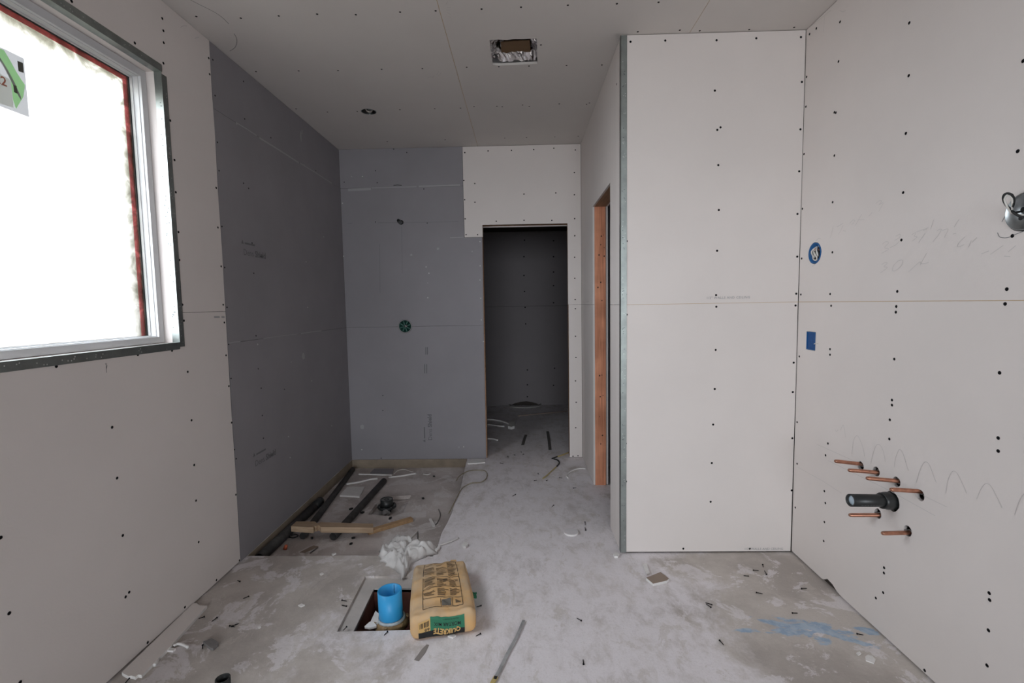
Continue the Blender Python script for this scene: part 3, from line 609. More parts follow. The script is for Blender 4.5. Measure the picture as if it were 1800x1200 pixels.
SR += crop([(293, 453), (277, 746), (284, 829), (778, 367), (749, 728), (742, 834), (739, 874), (1558, 338), (1519, 712), (1507, 816), (276, 1134), (276, 1173), (71, 750), (77, 497), (60, 1185)], 4, 1390, 330)
SR += crop([(427, 7), (427, 28), (418, 90), (416, 171), (27, 100), (27, 275), (19, 460), (157, 190), (147, 240), (142, 391), (146, 441), (142, 521), (139, 601), (875, 167), (875, 222), (394, 714), (393, 736), (390, 819), (359, 842), (837, 821), (839, 850), (834, 978), (828, 1126), (565, 1147)], 2.4, 1390, 700) + [(1757, 655), (1572, 631)]
screws(SR, 0, XR, NRM['right'], prr)
WV = [[(187, 130), (193, 140), (200, 132)], [(210, 135), (222, 112), (230, 150), (233, 165)], [(258, 235), (265, 180), (280, 157), (295, 180), (308, 220), (312, 245)], [(338, 275), (350, 225), (362, 198), (375, 195), (390, 220), (400, 268)], [(437, 290), (443, 250), (455, 220), (463, 217), (475, 235), (490, 285), (498, 305)], [(530, 355), (545, 305), (560, 275), (572, 268), (585, 280), (605, 330), (615, 355)], [(655, 400), (662, 350), (675, 318), (688, 306), (705, 320), (730, 370), (742, 400)], [(785, 425), (800, 388), (815, 365), (828, 359), (845, 370), (870, 415), (892, 462)], [(945, 490), (960, 445), (975, 415), (990, 398)]]
strokes('pencil_wave', [crop(k, 2.4, 1390, 700) for k in WV], 0, XR, NRM['right'], .0016, M_pencil, rl)
strokes('pencil_line', [crop(k, 2.4, 1390, 700) for k in ([(110, 193), (300, 278)], [(158, 262), (420, 390), (610, 495)], [(30, 290), (130, 345), (215, 400)], [(560, 410), (660, 458)])], 0, XR, NRM['right'], .0014, M_pencil, rl, False)
HW = [[(325, 275), (368, 250)], [(335, 330), (352, 300), (370, 265)], [(370, 300), (390, 305)], [(300, 270), (280, 350)], [(415, 250), (440, 225), (450, 235), (430, 260)], [(455, 265), (500, 185)], [(480, 225), (520, 225)], [(550, 200), (575, 170)], [(600, 110), (625, 90), (640, 95), (620, 120), (652, 105), (620, 165)]]
HW2 = [[(645, 395), (665, 380), (690, 385), (660, 420), (690, 430), (640, 460)], [(700, 420), (740, 400), (765, 375)], [(740, 340), (770, 325), (765, 350), (730, 370)], [(850, 330), (880, 315), (870, 340), (890, 345), (855, 375)], [(885, 310), (970, 280)], [(930, 300), (960, 290)], [(985, 290), (1005, 225)], [(900, 385), (945, 320)], [(1030, 300), (1060, 290), (1040, 330), (1000, 380)], [(1065, 300), (1108, 290), (1080, 350)], [(1150, 275), (1185, 220)], [(1140, 325), (1165, 320)], [(1225, 345), (1185, 385), (1175, 415), (1222, 400)], [(1250, 420), (1270, 370)], [(1275, 385), (1310, 350)], [(1340, 465), (1395, 443)], [(1405, 468), (1495, 405)], [(1530, 450), (1585, 405)], [(1500, 480), (1545, 483)]]
HW3 = [[(640, 540), (665, 525), (680, 530), (655, 555), (680, 560), (630, 600)], [(750, 515), (785, 508), (780, 545), (740, 580), (715, 580), (725, 545), (755, 515)], [(830, 590), (880, 545)], [(880, 545), (910, 520), (920, 535), (970, 525)], [(910, 545), (955, 460)]]
for h_ in (HW, HW2, HW3): strokes('pencil_note', [crop(k, 4, 1390, 330) for k in h_], 0, XR, NRM['right'], .0015, M_pencil, ru)
strokes('pencil_arc', [crop(k, 4, 1390, 330) for k in ([(1485, 240), (1510, 195)], [(1455, 315), (1470, 345), (1510, 352), (1545, 345)], [(1565, 333), (1640, 305)])], 0, XR, NRM['right'], .002, M_pencild, ru)
strokes('pencil_mark', [crop(k, 3, 1390, 0) for k in ([(172, 170), (180, 85)], [(78, 455), (80, 290)], [(260, 55), (275, 62), (290, 55)], [(105, 140), (215, 52)])], 0, XR, NRM['right'], .0014, M_pencil, ru)
# ================================================================== FAR ROOM AND REAR OF THE ROOM
wfar = struct('wall_far', mkbox(-1.75, 1.70, YFAR + .016, YFAR + .2, -.1, 2.9), M_dark)
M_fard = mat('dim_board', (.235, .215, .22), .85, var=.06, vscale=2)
hole2 = [tuple((V(x, y, 1, YFAR).x, max(.0, V(x, y, 1, YFAR).z))) for x, y in ((897, 713), (905, 708.5), (915, 706), (925, 705), (936, 706.5), (944, 709), (949, 712))]
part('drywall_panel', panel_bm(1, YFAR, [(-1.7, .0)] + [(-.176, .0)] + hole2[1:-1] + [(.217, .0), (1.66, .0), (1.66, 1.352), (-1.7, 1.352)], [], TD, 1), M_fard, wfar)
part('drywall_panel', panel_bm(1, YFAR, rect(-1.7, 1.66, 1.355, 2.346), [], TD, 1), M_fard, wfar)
fp = [o for o in wfar.children]
screws([(922, 422), (973, 423), (921, 451), (973, 451), (973, 478), (921, 484), (973, 502), (922, 512), (923, 540), (973, 532), (924, 569), (927, 650), (927, 676), (927, 697), (975, 647), (973, 677)], 1, YFAR, NRM['front'], lambda p: fp[1] if p.z > 1.353 else fp[0], r=.008)
# rear wall behind the camera: unseen opening, assumed and sized for its daylight
struct('wall_rear', panel_bm(1, -5.0, [(-1.75, -.3), (-1.40, -.3), (-1.40, 2.70), (1.35, 2.70), (1.35, -.3), (1.70, -.3), (1.70, 2.9), (-1.75, 2.9)], [], .15, -1), M_dark)  # kept dark out of view to cut bounce near the camera
portal('rear_opening_portal', (-.025, -5.05, 1.3), (0, 1, 0), 2.75, 2.8)
# ================================================================== THINGS ON THE CEILING
t = thing('ceiling_vent', 'square foil-lined vent opening with cardboard patch, in the ceiling', 'vent', (-.023, 2.742, ZC))
bm = BM()
x0, x1, y0, y1_ = -.165, .12, 2.60, 2.89; zt = ZC + .085
for q in (((x0, y0), (x1, y0)), ((x1, y0), (x1, y1_)), ((x1, y1_), (x0, y1_)), ((x0, y1_), (x0, y0))):
    (a, b), (c, d) = q
    bm.faces.new([bm.verts.new(p) for p in ((a, b, ZC + TD + .001), (c, d, ZC + TD + .001), (c, d, zt + .03), (a, b, zt + .03))])
part('duct_sides', bm, M_tin, t)
bm = BM(); n = 26; g = []
for i in range(n + 1):
    r_ = []
    for j in range(n + 1):
        x = x0 + (x1 - x0) * i / n; y = y0 + (y1_ - y0) * j / n
        e = max(abs(i / n - .5), abs(j / n - .5)) * 2
        z = zt - .055 * max(0, e - .55) / .45 + .022 * noise.noise(Vector((x * 22, y * 22, 3))) + .014 * noise.noise(Vector((x * 60, y * 60, 9)))
        r_.append(bm.verts.new((x, y, z)))
    g.append(r_)
for i in range(n):
    for j in range(n): bm.faces.new((g[i][j], g[i + 1][j], g[i + 1][j + 1], g[i][j + 1]))
part('foil_liner', bm, M_foil, t)
cp = [V(x, y, 2, zt - .028) for x, y in ((880, 74), (931, 71), (933, 95), (909, 99), (882, 99.5))]
part('cardboard_patch', prism(BM(), cp, zt - .028, zt - .024), M_card, t)
t = thing('recessed_light', 'small round recessed light can in the ceiling over the grey shower', 'light', (-1.053, 3.494, ZC))
cx_, cy_ = -1.053, 3.494
part('can_housing', lathe(BM(), (cx_, cy_, ZC + .002), (0, 0, 1), [(.050, 0), (.050, .09), (0, .09)], 28), M_tin, t, True)
part('trim_rim', lathe(BM(), (cx_, cy_, ZC - .0015), (0, 0, 1), [(.0525, 0), (.0535, .001), (.049, .004), (.048, .001)], 28, True), M_galv, t, True)
part('socket', lathe(BM(), (cx_ + .005, cy_ + .012, ZC + .02), (.2, .5, 1), [(0, 0), (.016, 0), (.018, .01), (.02, .06), (0, .06)], 18), M_galv, t, True)
part('lead_wire', tube(BM(), [(cx_ - .03, cy_, ZC + .06), (cx_ - .02, cy_ + .02, ZC + .015), (cx_ + .01, cy_ + .03, ZC + .012), (cx_ + .03, cy_ + .01, ZC + .05)], .004), M_wwire, t, True)
# ================================================================== THINGS IN THE GREY WALL
t = thing('shower_outlet', 'black capped shower outlet with two dark holes high on the grey wall', 'pipe', (-1.054, YB, 2.118))
part('pipe_stub', pipe(BM(), (-1.043, YB + .04, 2.113), (-1.047, YB - .020, 2.108), .0165, .011), M_abs, t, True)
part('pipe_stub', pipe(BM(), (-1.064, YB + .04, 2.126), (-1.067, YB - .012, 2.130), .0125, .008), M_abs, t, True)
part('stub_cap', lathe(BM(), (-1.047, YB - .02, 2.108), (0, 1, 0), [(0, .004), (.0115, .004), (.0115, .008), (0, .008)], 14), M_abs, t)
t = thing('shower_valve', 'round dark green shower valve cover set in the grey wall', 'valve', (GV[0], YB, GV[1]))
part('plaster_ring', lathe(BM(), (GV[0], YB + .004, GV[1]), (0, -1, 0), [(.054, 0), (.064, .0035), (.061, .0075), (.053, .006)], 28, True), mat('grey_plaster_ring', (.24, .235, .24), .8), t, True)
part('guard_cup', lathe(BM(), (GV[0], YB + .045, GV[1]), (0, -1, 0), [(0, 0), (.054, 0), (.056, .042), (.052, .042), (.050, .006), (0, .006)], 28), M_green, t, True)
bm = BM()
for k in range(4):
    a = k * math.pi / 4 + .3; d = Vector((math.cos(a), 0, math.sin(a))) * .048; c = Vector((GV[0], YB + .012, GV[1])); bar(bm, c - d, c + d, .009, .012, Vector((0, 1, 0)))
part('guard_spokes', bm, mat('green_spokes', (.03, .11, .085), .5), t)
part('valve_stem', lathe(BM(), (GV[0] + .004, YB + .04, GV[1] + .002), (0, -1, 0), [(0, 0), (.014, 0), (.014, .035), (0, .035)], 16), M_tin, t, True)
# ================================================================== BOXES AND STUB-OUTS IN THE RIGHT WALL
t = thing('electrical_box', 'round blue electrical box with coiled wires set in the right wall', 'electrical box', (XR, *BX))
part('box_cup', lathe(BM(), (XR + .06, *BX), (-1, 0, 0), [(0, 0), (.049, 0), (.051, .062), (.047, .062), (.045, .006), (0, .006)], 28), mat('bright_blue_box', (.018, .11, .29), .5), t, True)
def W3(a, b, d): return Vector((XR - d, BX[0] - a, BX[1] + b))
for k, (m_, r_, ph) in enumerate(((M_wwire, .0042, 0), (M_blk, .004, 1.2), (M_cop, .0028, 2.4), (M_wwire, .0038, 3.4))):
    pts = [W3((.036 - .005 * k) * math.cos(ph + s * .75), (.034 - .004 * k) * math.sin(ph + s * .75), -.030 + .004 * s) for s in range(8)] + [W3(.004 * k, .01, .004)]
    part('wire', tube(BM(), pts, r_), m_, t, True)
part('wire', tube(BM(), [W3(.015, -.03, -.02), W3(.025, -.01, 0), W3(.02, .015, .004), W3(0, .03, -.01), W3(-.02, .01, .003), W3(-.01, -.02, -.004), W3(.01, 0, .006)], .0042), M_wwire, t, True)
strokes('pencil_arc', [crop(k, 4, 1390, 330) for k in ([(178, 372), (195, 357), (212, 358)], [(150, 552), (165, 545), (175, 535)])], 0, XR, NRM['right'], .002, M_pencil, ru)
t = thing('switch_box', 'blue rectangular outlet box low beside the corner of the right wall', 'electrical box', (XR, (BXR[0] + BXR[1]) / 2, BXR[2]))
part('box_shell', panel_bm(0, XR - .001, rect(BXR[0] + .002, BXR[1] - .002, BXR[2] + .002, BXR[3] - .002), [rect(BXR[0] + .006, BXR[1] - .006, BXR[2] + .006, BXR[3] - .006)], .05, 1), M_bluebox, t)
part('tape_cover', mkbox(XR + .003, XR + .0045, BXR[0] + .006, BXR[1] - .006, BXR[2] + .006, BXR[3] - .006), M_bluein, t, label='flat sheet of blue tape covering the box')
p = V(1432, 604, 0, XR)
part('wire', tube(BM(), [p + Vector((.004, .004, -.004)), p + Vector((-.006, -.006, 0)), p + Vector((-.01, -.025, .004)), p + Vector((-.012, -.045, .004))], .0016, 6), M_wwire, t, True)
t = thing('light_box', 'round galvanised light box with loose wires at the right edge', 'electrical box', (XR, *MB))
part('box_cup', lathe(BM(), (XR + .045, *MB), (-1, 0, 0), [(0, 0), (.051, 0), (.053, .049), (.050, .051), (.048, .03), (0, .03)], 32), mat('grey_galvanised_box', (.42, .45, .46), .35, metal=1, var=.3, vscale=20), t, True)
bm = BM()
for a, b in ((.018, .012), (-.02, .01), (0, -.026), (.02, -.012), (-.024, -.014)): lathe(bm, (XR + .0148, MB[0] - a, MB[1] + b), (-1, 0, 0), [(.007, 0), (.006, .0006), (0, .0003)], 12)
part('knockouts', bm, M_blk, t)
def WP(x, y, d): return V(x, y, 0, XR - d)
L1 = [(1793, 372, -.01), (1782, 373, .01), (1772, 364, .03), (1765, 354, .04), (1764, 345, .045), (1769, 340, .045), (1778, 342, .04), (1782, 350, .03), (1781, 360, .025), (1778, 368, .02), (1782, 374, .02), (1792, 380, .01), (1801, 382, 0)]
part('wire', tube(BM(), [WP(*q) for q in L1], .0034), M_blk, t, True)
L2 = [(1800, 378, 0), (1786, 376, .012), (1776, 372, .022), (1770, 362, .036), (1766, 350, .043), (1772, 342, .043), (1779, 349, .035), (1779, 366, .022), (1778, 376, .015)]
part('wire', tube(BM(), [WP(*q) for q in L2], .0026), M_wwire, t, True)
names_c = ['copper pipe stub, uppermost and leftmost of the four in a sloping row', 'copper pipe stub, second down the sloping row on the right wall', 'copper pipe stub, third down the sloping row above the black pipe', 'copper pipe stub, lowest and rightmost of the sloping row of four', 'copper pipe stub directly below the black drain pipe', 'lone copper pipe stub, lowest of all on the right wall']
for k, ((b, tp), lb) in enumerate(zip(COP, names_c)):
    B = cb[k]; Ln = .105 if k != 3 else .1
    Dv = (V(*tp, 0, XR - Ln) - B).normalized()
    t = thing('copper_stub', lb, 'pipe', B, 'copper stub-outs on the right wall')
    part('pipe_body', lathe(BM(), B - Dv * .05, Dv, [(.0079, 0), (.0079, .05 + Ln - .012), (.0074, .05 + Ln - .006)], 18), M_cop, t, True)
    part('crimped_tip', lathe(BM(), B - Dv * .05, Dv, [(.0075, .05 + Ln - .006), (.0068, .05 + Ln - .002), (.0045, .05 + Ln + .001), (.0025, .05 + Ln - .001), (0, .05 + Ln - .003)], 18), M_copd, t, True)
    oy, oz = off[k]
    part('pipe_clamp', lathe(BM(), (XR + .02, B.y, B.z), Vector((-1, 0, 0)), [(.0085, 0), (.013, 0), (.013, .012), (.0085, .012)], 16, True), M_tin, t, True)
t = thing('drain_stub', 'black plastic drain pipe with pale cap jutting from the right wall', 'pipe', (XR, *AB))
A0 = Vector((XR, *AB)); Dv = (V(1494, 879, 0, XR - .175) - A0).normalized()
part('pipe_body', pipe(BM(), A0 - Dv * .05, A0 + Dv * .175, .0245, .0195, 28), M_abs, t, True)
part('collar', lathe(BM(), A0 - Dv * .03, Dv, [(.0245, 0), (.034, 0), (.034, .055), (.031, .062), (.0315, .072), (.0245, .074)], 28, True), M_abs, t, True)
part('test_cap', lathe(BM(), A0 + Dv * .160, Dv, [(.0195, 0), (.0185, .006), (.01, .004), (0, .004)], 24), M_cap, t, True, label='pale blue test cap inside the pipe mouth')
u_, w_, d_ = frame_of(Dv)
bm = BM()
for k in range(7): bar(bm, A0 + Dv * (.062 + .012 * k) + Vector((0, 0, 0)) + (-Vector((0, 1, 0)) * .0).copy() + Vector((0, -.0215, -.0125)), A0 + Dv * (.070 + .012 * k) + Vector((0, -.0215, -.0125)), .0028, .0006, Vector((0, -1, -.5)))
part('printed_line', bm, mat('grey_lettering', (.09, .095, .095), .6), t)
# ================================================================== BAG, BLUE PIPE, PIT
TH = math.radians(11.8); BC = Vector((-.3925, 2.142, 0)); BW, BL, BH = .137, .222, .104
bx_ = Vector((math.cos(TH), math.sin(TH), 0)); by_ = Vector((-math.sin(TH), math.cos(TH), 0))
def bagpt(x, y, z, lift=0):
    "a point of the sack's skin; x,y,z in -1..1 on a cube"
    R_ = .027; h = Vector((BW, BL, BH / 2)); p = Vector((x * h.x, y * h.y, z * h.z))
    c = Vector((max(-h.x + R_, min(h.x - R_, p.x)), max(-h.y + R_, min(h.y - R_, p.y)), max(-h.z + R_, min(h.z - R_, p.z))))
    n = p - c; n = n.normalized() if n.length > 1e-6 else Vector((0, 0, 1)); q = c + n * (R_ + lift)
    w = 1 - .05 * (q.y / h.y) ; q.x *= w
    q.x *= 1 - .05 * abs(y) ** 3
    if z > -.5: q.z += .012 * (1 - x * x) * (1 - y * y) * (z * .5 + .5) - .010 * max(0, y) ** 2 * (z * .5 + .5)
    q.z += (noise.noise(Vector((q.x * 17, q.y * 17, 5 + q.z * 9))) * .010 + noise.noise(Vector((q.x * 45, q.y * 45, q.z * 30))) * .004 - .006 * max(0, 1 - abs(noise.noise(Vector((q.x * 9 + q.y * 5, q.y * 14, 2)))) * 5) * (1 if z > .9 and abs(y) < .9 else 0)) * (1 if z > -.9 else 0)
    q += Vector((0, 1, 0)) * (noise.noise(Vector((q.x * 25, 3, q.z * 25))) * .0035 if y < -.9 else 0)
    return BC + bx_ * q.x + by_ * q.y + Vector((0, 0, max(.0005, q.z + h.z)))
bag = thing('mortar_bag', 'tan paper sack of mortar mix lying by the floor pit', 'bag', (BC.x, BC.y, 0))
bm = BM(); nn = 30; vv = {}
def bv(x, y, z):
    k = (round(x, 4), round(y, 4), round(z, 4))
    if k not in vv: vv[k] = bm.verts.new(bagpt(x, y, z))
    return vv[k]
def tq(i, n): return math.sin((i / n * 2 - 1) * math.pi / 2 * .98) / math.sin(math.pi / 2 * .98)
gx = [tq(i, nn) for i in range(nn + 1)]; gz = [tq(i, 12) for i in range(13)]
for i in range(nn):
    for j in range(nn):
        for z in (-1, 1): bm.faces.new([bv(gx[a], gx[b], z) for a, b in ((i, j), (i + 1, j), (i + 1, j + 1), (i, j + 1))])
    for j in range(12):
        for s in (-1, 1):
            bm.faces.new([bv(gx[a], s, gz[b]) for a, b in ((i, j), (i + 1, j), (i + 1, j + 1), (i, j + 1))])
            bm.faces.new([bv(s, gx[a], gz[b]) for a, b in ((i, j), (i + 1, j), (i + 1, j + 1), (i, j + 1))])
part('sack_body', bm, M_bag, bag, True)
def patch(name, f, a0, a1, b0, b1, m, lift=.0016, na=24, nb=16):
    bm = BM(); g = [[bm.verts.new(f(a0 + (a1 - a0) * i / na, b0 + (b1 - b0) * j / nb, lift)) for j in range(nb + 1)] for i in range(na + 1)]
    for i in range(na):
        for j in range(nb): bm.faces.new((g[i][j], g[i + 1][j], g[i + 1][j + 1], g[i][j + 1]))
    return part(name, bm, m, bag, True)
fend = lambda a, b, l: bagpt(a, -1, b, l)
ftop = lambda a, b, l: bagpt(a, b, 1, l)
frgt = lambda a, b, l: bagpt(1, a, b, l)
flft = lambda a, b, l: bagpt(-1, a, b, l)
patch('printed_label', fend, -.40, .64, -.30, .80, M_bagg)
patch('printed_label', fend, -.76, .64, -.96, -.30, M_bagb)
patch('printed_label', fend, -.76, -.40, -.30, .62, M_bagy)
def conform(bm, f, ox, oy, sx, sy, lift, flip=True):
    for v in bm.verts:
        x, y = v.co.x * sx, v.co.y * sy
        if flip: x, y = -x, -y
        v.co = f(ox + x, oy + y, lift)
    return bm
def sub(bm): bmesh.ops.subdivide_edges(bm, edges=[e for e in bm.edges if e.calc_length() > .25], cuts=2); bmesh.ops.triangulate(bm, faces=bm.faces[:]); return bm
part('lettering', conform(text_bm('QUIKRETE', 1, .035, .15), fend, .11, -.36, .176, .62, .0036), M_bagy, bag)
part('lettering', conform(text_bm('MORTAR MIX', 1, .012, 0, 1.05), fend, .12, .20, .128, .40, .0026), M_bagb, bag)
part('lettering', conform(text_bm('Mezcla de mortero', 1, 0), fend, .22, .58, .062, .15, .0026), M_bagb, bag)
part('lettering', conform(text_bm('60', 1, .02), fend, -.50, -.12, .15, .34, .0030), M_bagb, bag)
bm = BM()
for k in range(9):
    a = -.73 + k * .034; w = random.choice((.010, .018, .024))
    bm.faces.new([bm.verts.new(fend(x, z, .0026)) for x, z in ((a, .10), (a + w, .10), (a + w, .52), (a, .52))])
part('bar_marks', bm, M_bagb, bag)
bm = BM()
def line(bm, f, a0, b0, a1, b1, w, lift=.0026, n=22):
    dx, dy = a1 - a0, b1 - b0; l = math.hypot(dx * BW, dy * BL); nx, ny = -dy * BL / l * w / BW, dx * BW / l * w / BL; prev = None
    for i in range(n + 1):
        t_ = i / n; c = [bm.verts.new(f(a0 + dx * t_ + s * nx / 2, b0 + dy * t_ + s * ny / 2, lift)) for s in (-1, 1)]
        if prev: bm.faces.new((prev[0], prev[1], c[1], c[0]))
        prev = c
for q in ((-.60, -.80, .62, -.80), (-.60, -.80, -.60, .88), (.62, -.80, .62, .88), (-.60, .88, .62, .88), (-.60, .52, .62, .52), (-.60, .18, .62, .18), (-.60, -.20, .62, -.20), (-.05, -.80, -.05, -.55), (.30, -.80, .30, -.55), (-.60, -.52, .62, -.52)): line(bm, ftop, *q, .0022)
part('printed_frame', bm, M_bagb, bag)
bm = BM()
for c0, c1_ in ((-.56, -.18), (-.14, .22), (.26, .58)):
    y = -.47
    while y < .84:
        if random.random() < .85 and min(abs(y - q) for q in (.52, .18, -.20, .88)) > .035: line(bm, ftop, c0, y, c0 + (c1_ - c0) * random.uniform(.6, 1), y, .0034, n=8)
        y += .034
part('printed_lines', bm, M_bagi, bag, kind='stuff')
patch('printed_block', ftop, -.02, .26, -.76, -.57, mat('grey_print_block', (.14, .13, .11), .7))
patch('printed_block', ftop, .08, .22, .02, .12, M_bagi)
patch('printed_block', ftop, .40, .56, -.72, -.60, M_bagi)
patch('printed_side', frgt, -.35, .55, -.7, .35, M_bagg)
patch('printed_side', flft, -.75, .45, -.8, .1, M_bagg)
bm = BM(); c = bagpt(1, -.08, -.1)
for k in range(5): tube(bm, [c + Vector((-.004, .006 * k - .012, .006)), c + Vector((.012, .007 * k - .02, .004 + .004 * (k % 2))), c + Vector((.022, .004 * k - .012, -.004 + .003 * k))], .0045, 6)
part('torn_flap', bm, M_bagg, bag, True, label='dark green torn paper flap')
bm = BM(); c = bagpt(.55, 1, .75)
prism(bm, [c + bx_ * a + by_ * b for a, b in ((-.02, -.02), (.02, -.02), (.016, .012), (-.01, .016))], c.z - .004, c.z + .010); part('corner_ear', bm, M_bag, bag)

t = thing('drain_riser', 'bright blue drain riser pipe standing in the floor pit', 'pipe', (-.603, 2.05, -.04))
part('pipe_body', pipe(BM(), (-.603, 2.055, -.05), (-.607, 2.055, .130), .0525, .0475, 40), M_bluepvc, t, True)
part('pipe_plug', lathe(BM(), (-.607, 2.055, .070), (0, 0, 1), [(0, .004), (.0475, .004), (.0475, 0), (0, 0)], 28), mat('inner_blue', (.03, .24, .5), .6), t)
part('flange_ring', lathe(BM(), (-.603, 2.055, -.036), (0, 0, 1), [(.053, 0), (.072, 0), (.076, .010), (.070, .026), (.060, .036), (.054, .038)], 36, True), M_brass, t, True)
part('sealant_bead', lathe(BM(), (-.603, 2.055, .000), (0, 0, 1), [(.053, 0), (.0625, .001), (.059, .008), (.053, .011)], 36, True), mat('pale_sealant', (.45, .50, .52), .7, var=.3, vscale=60), t, True)
for k in range(6):
    a = k * math.pi / 3 + .4; part('bolt_head', lathe(BM(), (-.603 + .068 * math.cos(a), 2.055 + .068 * math.sin(a), -.012), (0, 0, 1), [(.008, 0), (.008, .012), (0, .012)], 6), M_brass, t)
part('marker_line', ribbon(BM(), [(-.600, 2.1015, .085), (-.600, 2.1015, .128)], .0015, Vector((0, -1, 0))), M_blk, t)
# broken chunk beside the riser
bm = prism(BM(), [V(x, y, 2, -.012) for x, y in ((641, 1104), (650, 1096), (658, 1096), (662, 1103), (650, 1106))], -.013, -.002)
solo('mortar_chunk', bm, M_gyp, 'small white mortar chunk against the base of the blue pipe', 'rubble')
# torn paper leaning by the riser
bm = BM(); q = [V(649, 1097, 2, -.012), V(660, 1073, 2, .03), V(666, 1078, 2, .03), V(664, 1100, 2, -.01)]
vs = [bm.verts.new(p_) for p_ in q]; bm.faces.new(vs); r_ = bmesh.ops.solidify(bm, geom=bm.faces[:], thickness=.004)
solo('drywall_shard', bm, M_gyp, 'thin upright white shard leaning beside the blue pipe', 'scrap')
# ================================================================== CRUMPLED FILM behind the bag
out_px = [(664, 975), (672, 966), (684, 955), (697, 943), (712, 946), (727, 955), (745, 958), (766, 964), (768, 974), (752, 978), (735, 984), (722, 994), (717, 1008), (709, 1016), (699, 1006), (684, 996), (671, 986)]
O2 = [V(x, y, 2, .0) for x, y in out_px]; ctr = sum(O2, Vector()) / len(O2)
bm = BM(); rings = []; nr = 12; ns_ = len(O2) * 4
def obor(t_):
    i = int(t_ * len(O2)); f = t_ * len(O2) - i; return O2[i % len(O2)].lerp(O2[(i + 1) % len(O2)], f)
for k in range(1, nr + 1):
    rg = []
    for i in range(ns_):
        p = ctr.lerp(obor(i / ns_), k / nr)
        hgt = .022 * (1 - (k / nr) ** 2.2) + (.058 * abs(noise.noise(p * 13)) + .040 * abs(noise.noise(p * 30 + Vector((3, 1, 7)))) + .02 * abs(noise.noise(p * 70))) * min(1, (nr - k) / 2)
        if k == nr: p = ctr.lerp(p, 1 + .22 * noise.noise(p * 40))
        p = Vector((p.x, p.y, .002 + hgt)); rg.append(bm.verts.new(p))
    rings.append(rg)
c0 = bm.verts.new((ctr.x, ctr.y, .045))
for i in range(ns_):
    j = (i + 1) % ns_; bm.faces.new((c0, rings[0][i], rings[0][j]))
    for k in range(nr - 1): bm.faces.new((rings[k][i], rings[k + 1][i], rings[k + 1][j], rings[k][j]))
bmesh.ops.holes_fill(bm, edges=[e for e in bm.edges if e.is_boundary], sides=0)
solo('plastic_sheet', bm, M_film, 'crumpled heap of pale plastic film behind the mortar bag', 'plastic', smooth=True)
# ================================================================== PIPES, LUMBER, DRAIN IN THE SUNKEN SHOWER
zA = ZR + .021
a0, a1 = V(532.5, 942, 2, zA), V(620, 823, 2, zA); a1 = Vector((-1.530, 4.20, zA))
solo('drain_pipe', pipe(BM(), a0, a1, .0215, .0180, 28), M_absd, 'long thin black pipe lying near the left grey wall, under the lumber', 'pipe', 'loose black pipes in the sunken floor', True)
zB = ZR + .0245
b0, b1 = V(586, 943, 2, zB), V(675, 845, 2, zB)
solo('drain_pipe', pipe(BM(), b0, b1, .0245, .0205, 28), M_absd, 'black pipe lying nearest the floor drain, open end under the lumber', 'pipe', 'loose black pipes in the sunken floor', True)
c0, c1_ = Vector((-1.533, 2.66, ZR + .031)), Vector((-1.522, 3.46, ZR + .031)); dc = (c1_ - c0).normalized()
t = thing('coupled_pipe', 'thick black pipe with a coupling, tight along the left grey wall', 'pipe', (c0.x, c0.y, ZR))
part('pipe_body', pipe(BM(), c0, c1_, .0300, .026, 28), M_absd, t, True)
part('coupling', pipe(BM(), c1_ - dc * .09, c1_ + dc * .02, .0308, .0265, 28), M_abs, t, True)
part('coupling_rim', pipe(BM(), c1_ + dc * .005, c1_ + dc * .021, .0309, .0265, 28), M_abs, t, True)
zl0 = ZR + .0495; zl1 = zl0 + .036
lb = [V(x, y, 2, zl1) for x, y in ((511.5, 924.5), (551, 927), (552.5, 923.5), (556, 924.5), (559, 922.5), (562, 923.5), (564, 926), (656, 927), (656, 920), (563, 917.5), (558, 919.5), (553, 916), (521, 916))]
solo('lumber_block', prism(BM(), lb, zl0, zl1), M_lum, 'pale split two-by-four lying across the black pipes', 'lumber')
s0, s1 = V(647, 935, 2, ZR + .013), V(724, 912, 2, ZR + .013)
bm = bar(BM(), s0, s1, .036, .024); bmesh.ops.bevel(bm, geom=bm.edges[:], offset=.002, segments=1)
solo('wood_strip', bm, M_lum2, 'orange wood strip lying slanted in front of the floor drain', 'lumber')
DR = V(680, 893, 2, -.115); DR = Vector((-1.010, 3.43, -.115))
t = thing('floor_drain', 'black floor drain with bolted flange in the shower pit', 'drain', DR)
part('drain_body', lathe(BM(), DR, (0, 0, 1), [(.03, 0), (.03, .03), (.045, .035), (.045, .098), (.040, .098), (.040, .088), (.0, .088)], 32), M_abs, t, True)
part('flange', lathe(BM(), DR, (0, 0, 1), [(.045, .035), (.066, .035), (.068, .042), (.066, .050), (.045, .052)], 36, True), M_abs, t, True)
part('cover_disc', lathe(BM(), DR, (0, 0, 1), [(0, .093), (.039, .093), (.039, .089), (0, .089)], 28), mat('dusty_drain_cover', (.30, .30, .29), .7, var=.5, vscale=60), t)
bm = BM(); lathe(bm, DR + Vector((0, 0, .0935)), (0, 0, 1), [(.014, 0), (.018, 0), (.018, .004), (.014, .004)], 18, True)
part('strainer_ring', bm, M_abs, t)
for k in range(8):
    a = k * math.pi / 4; part('bolt_head', lathe(BM(), DR + Vector((.058 * math.cos(a), .058 * math.sin(a), .05)), (0, 0, 1), [(.006, 0), (.006, .006), (0, .007)], 6), M_tin, t)
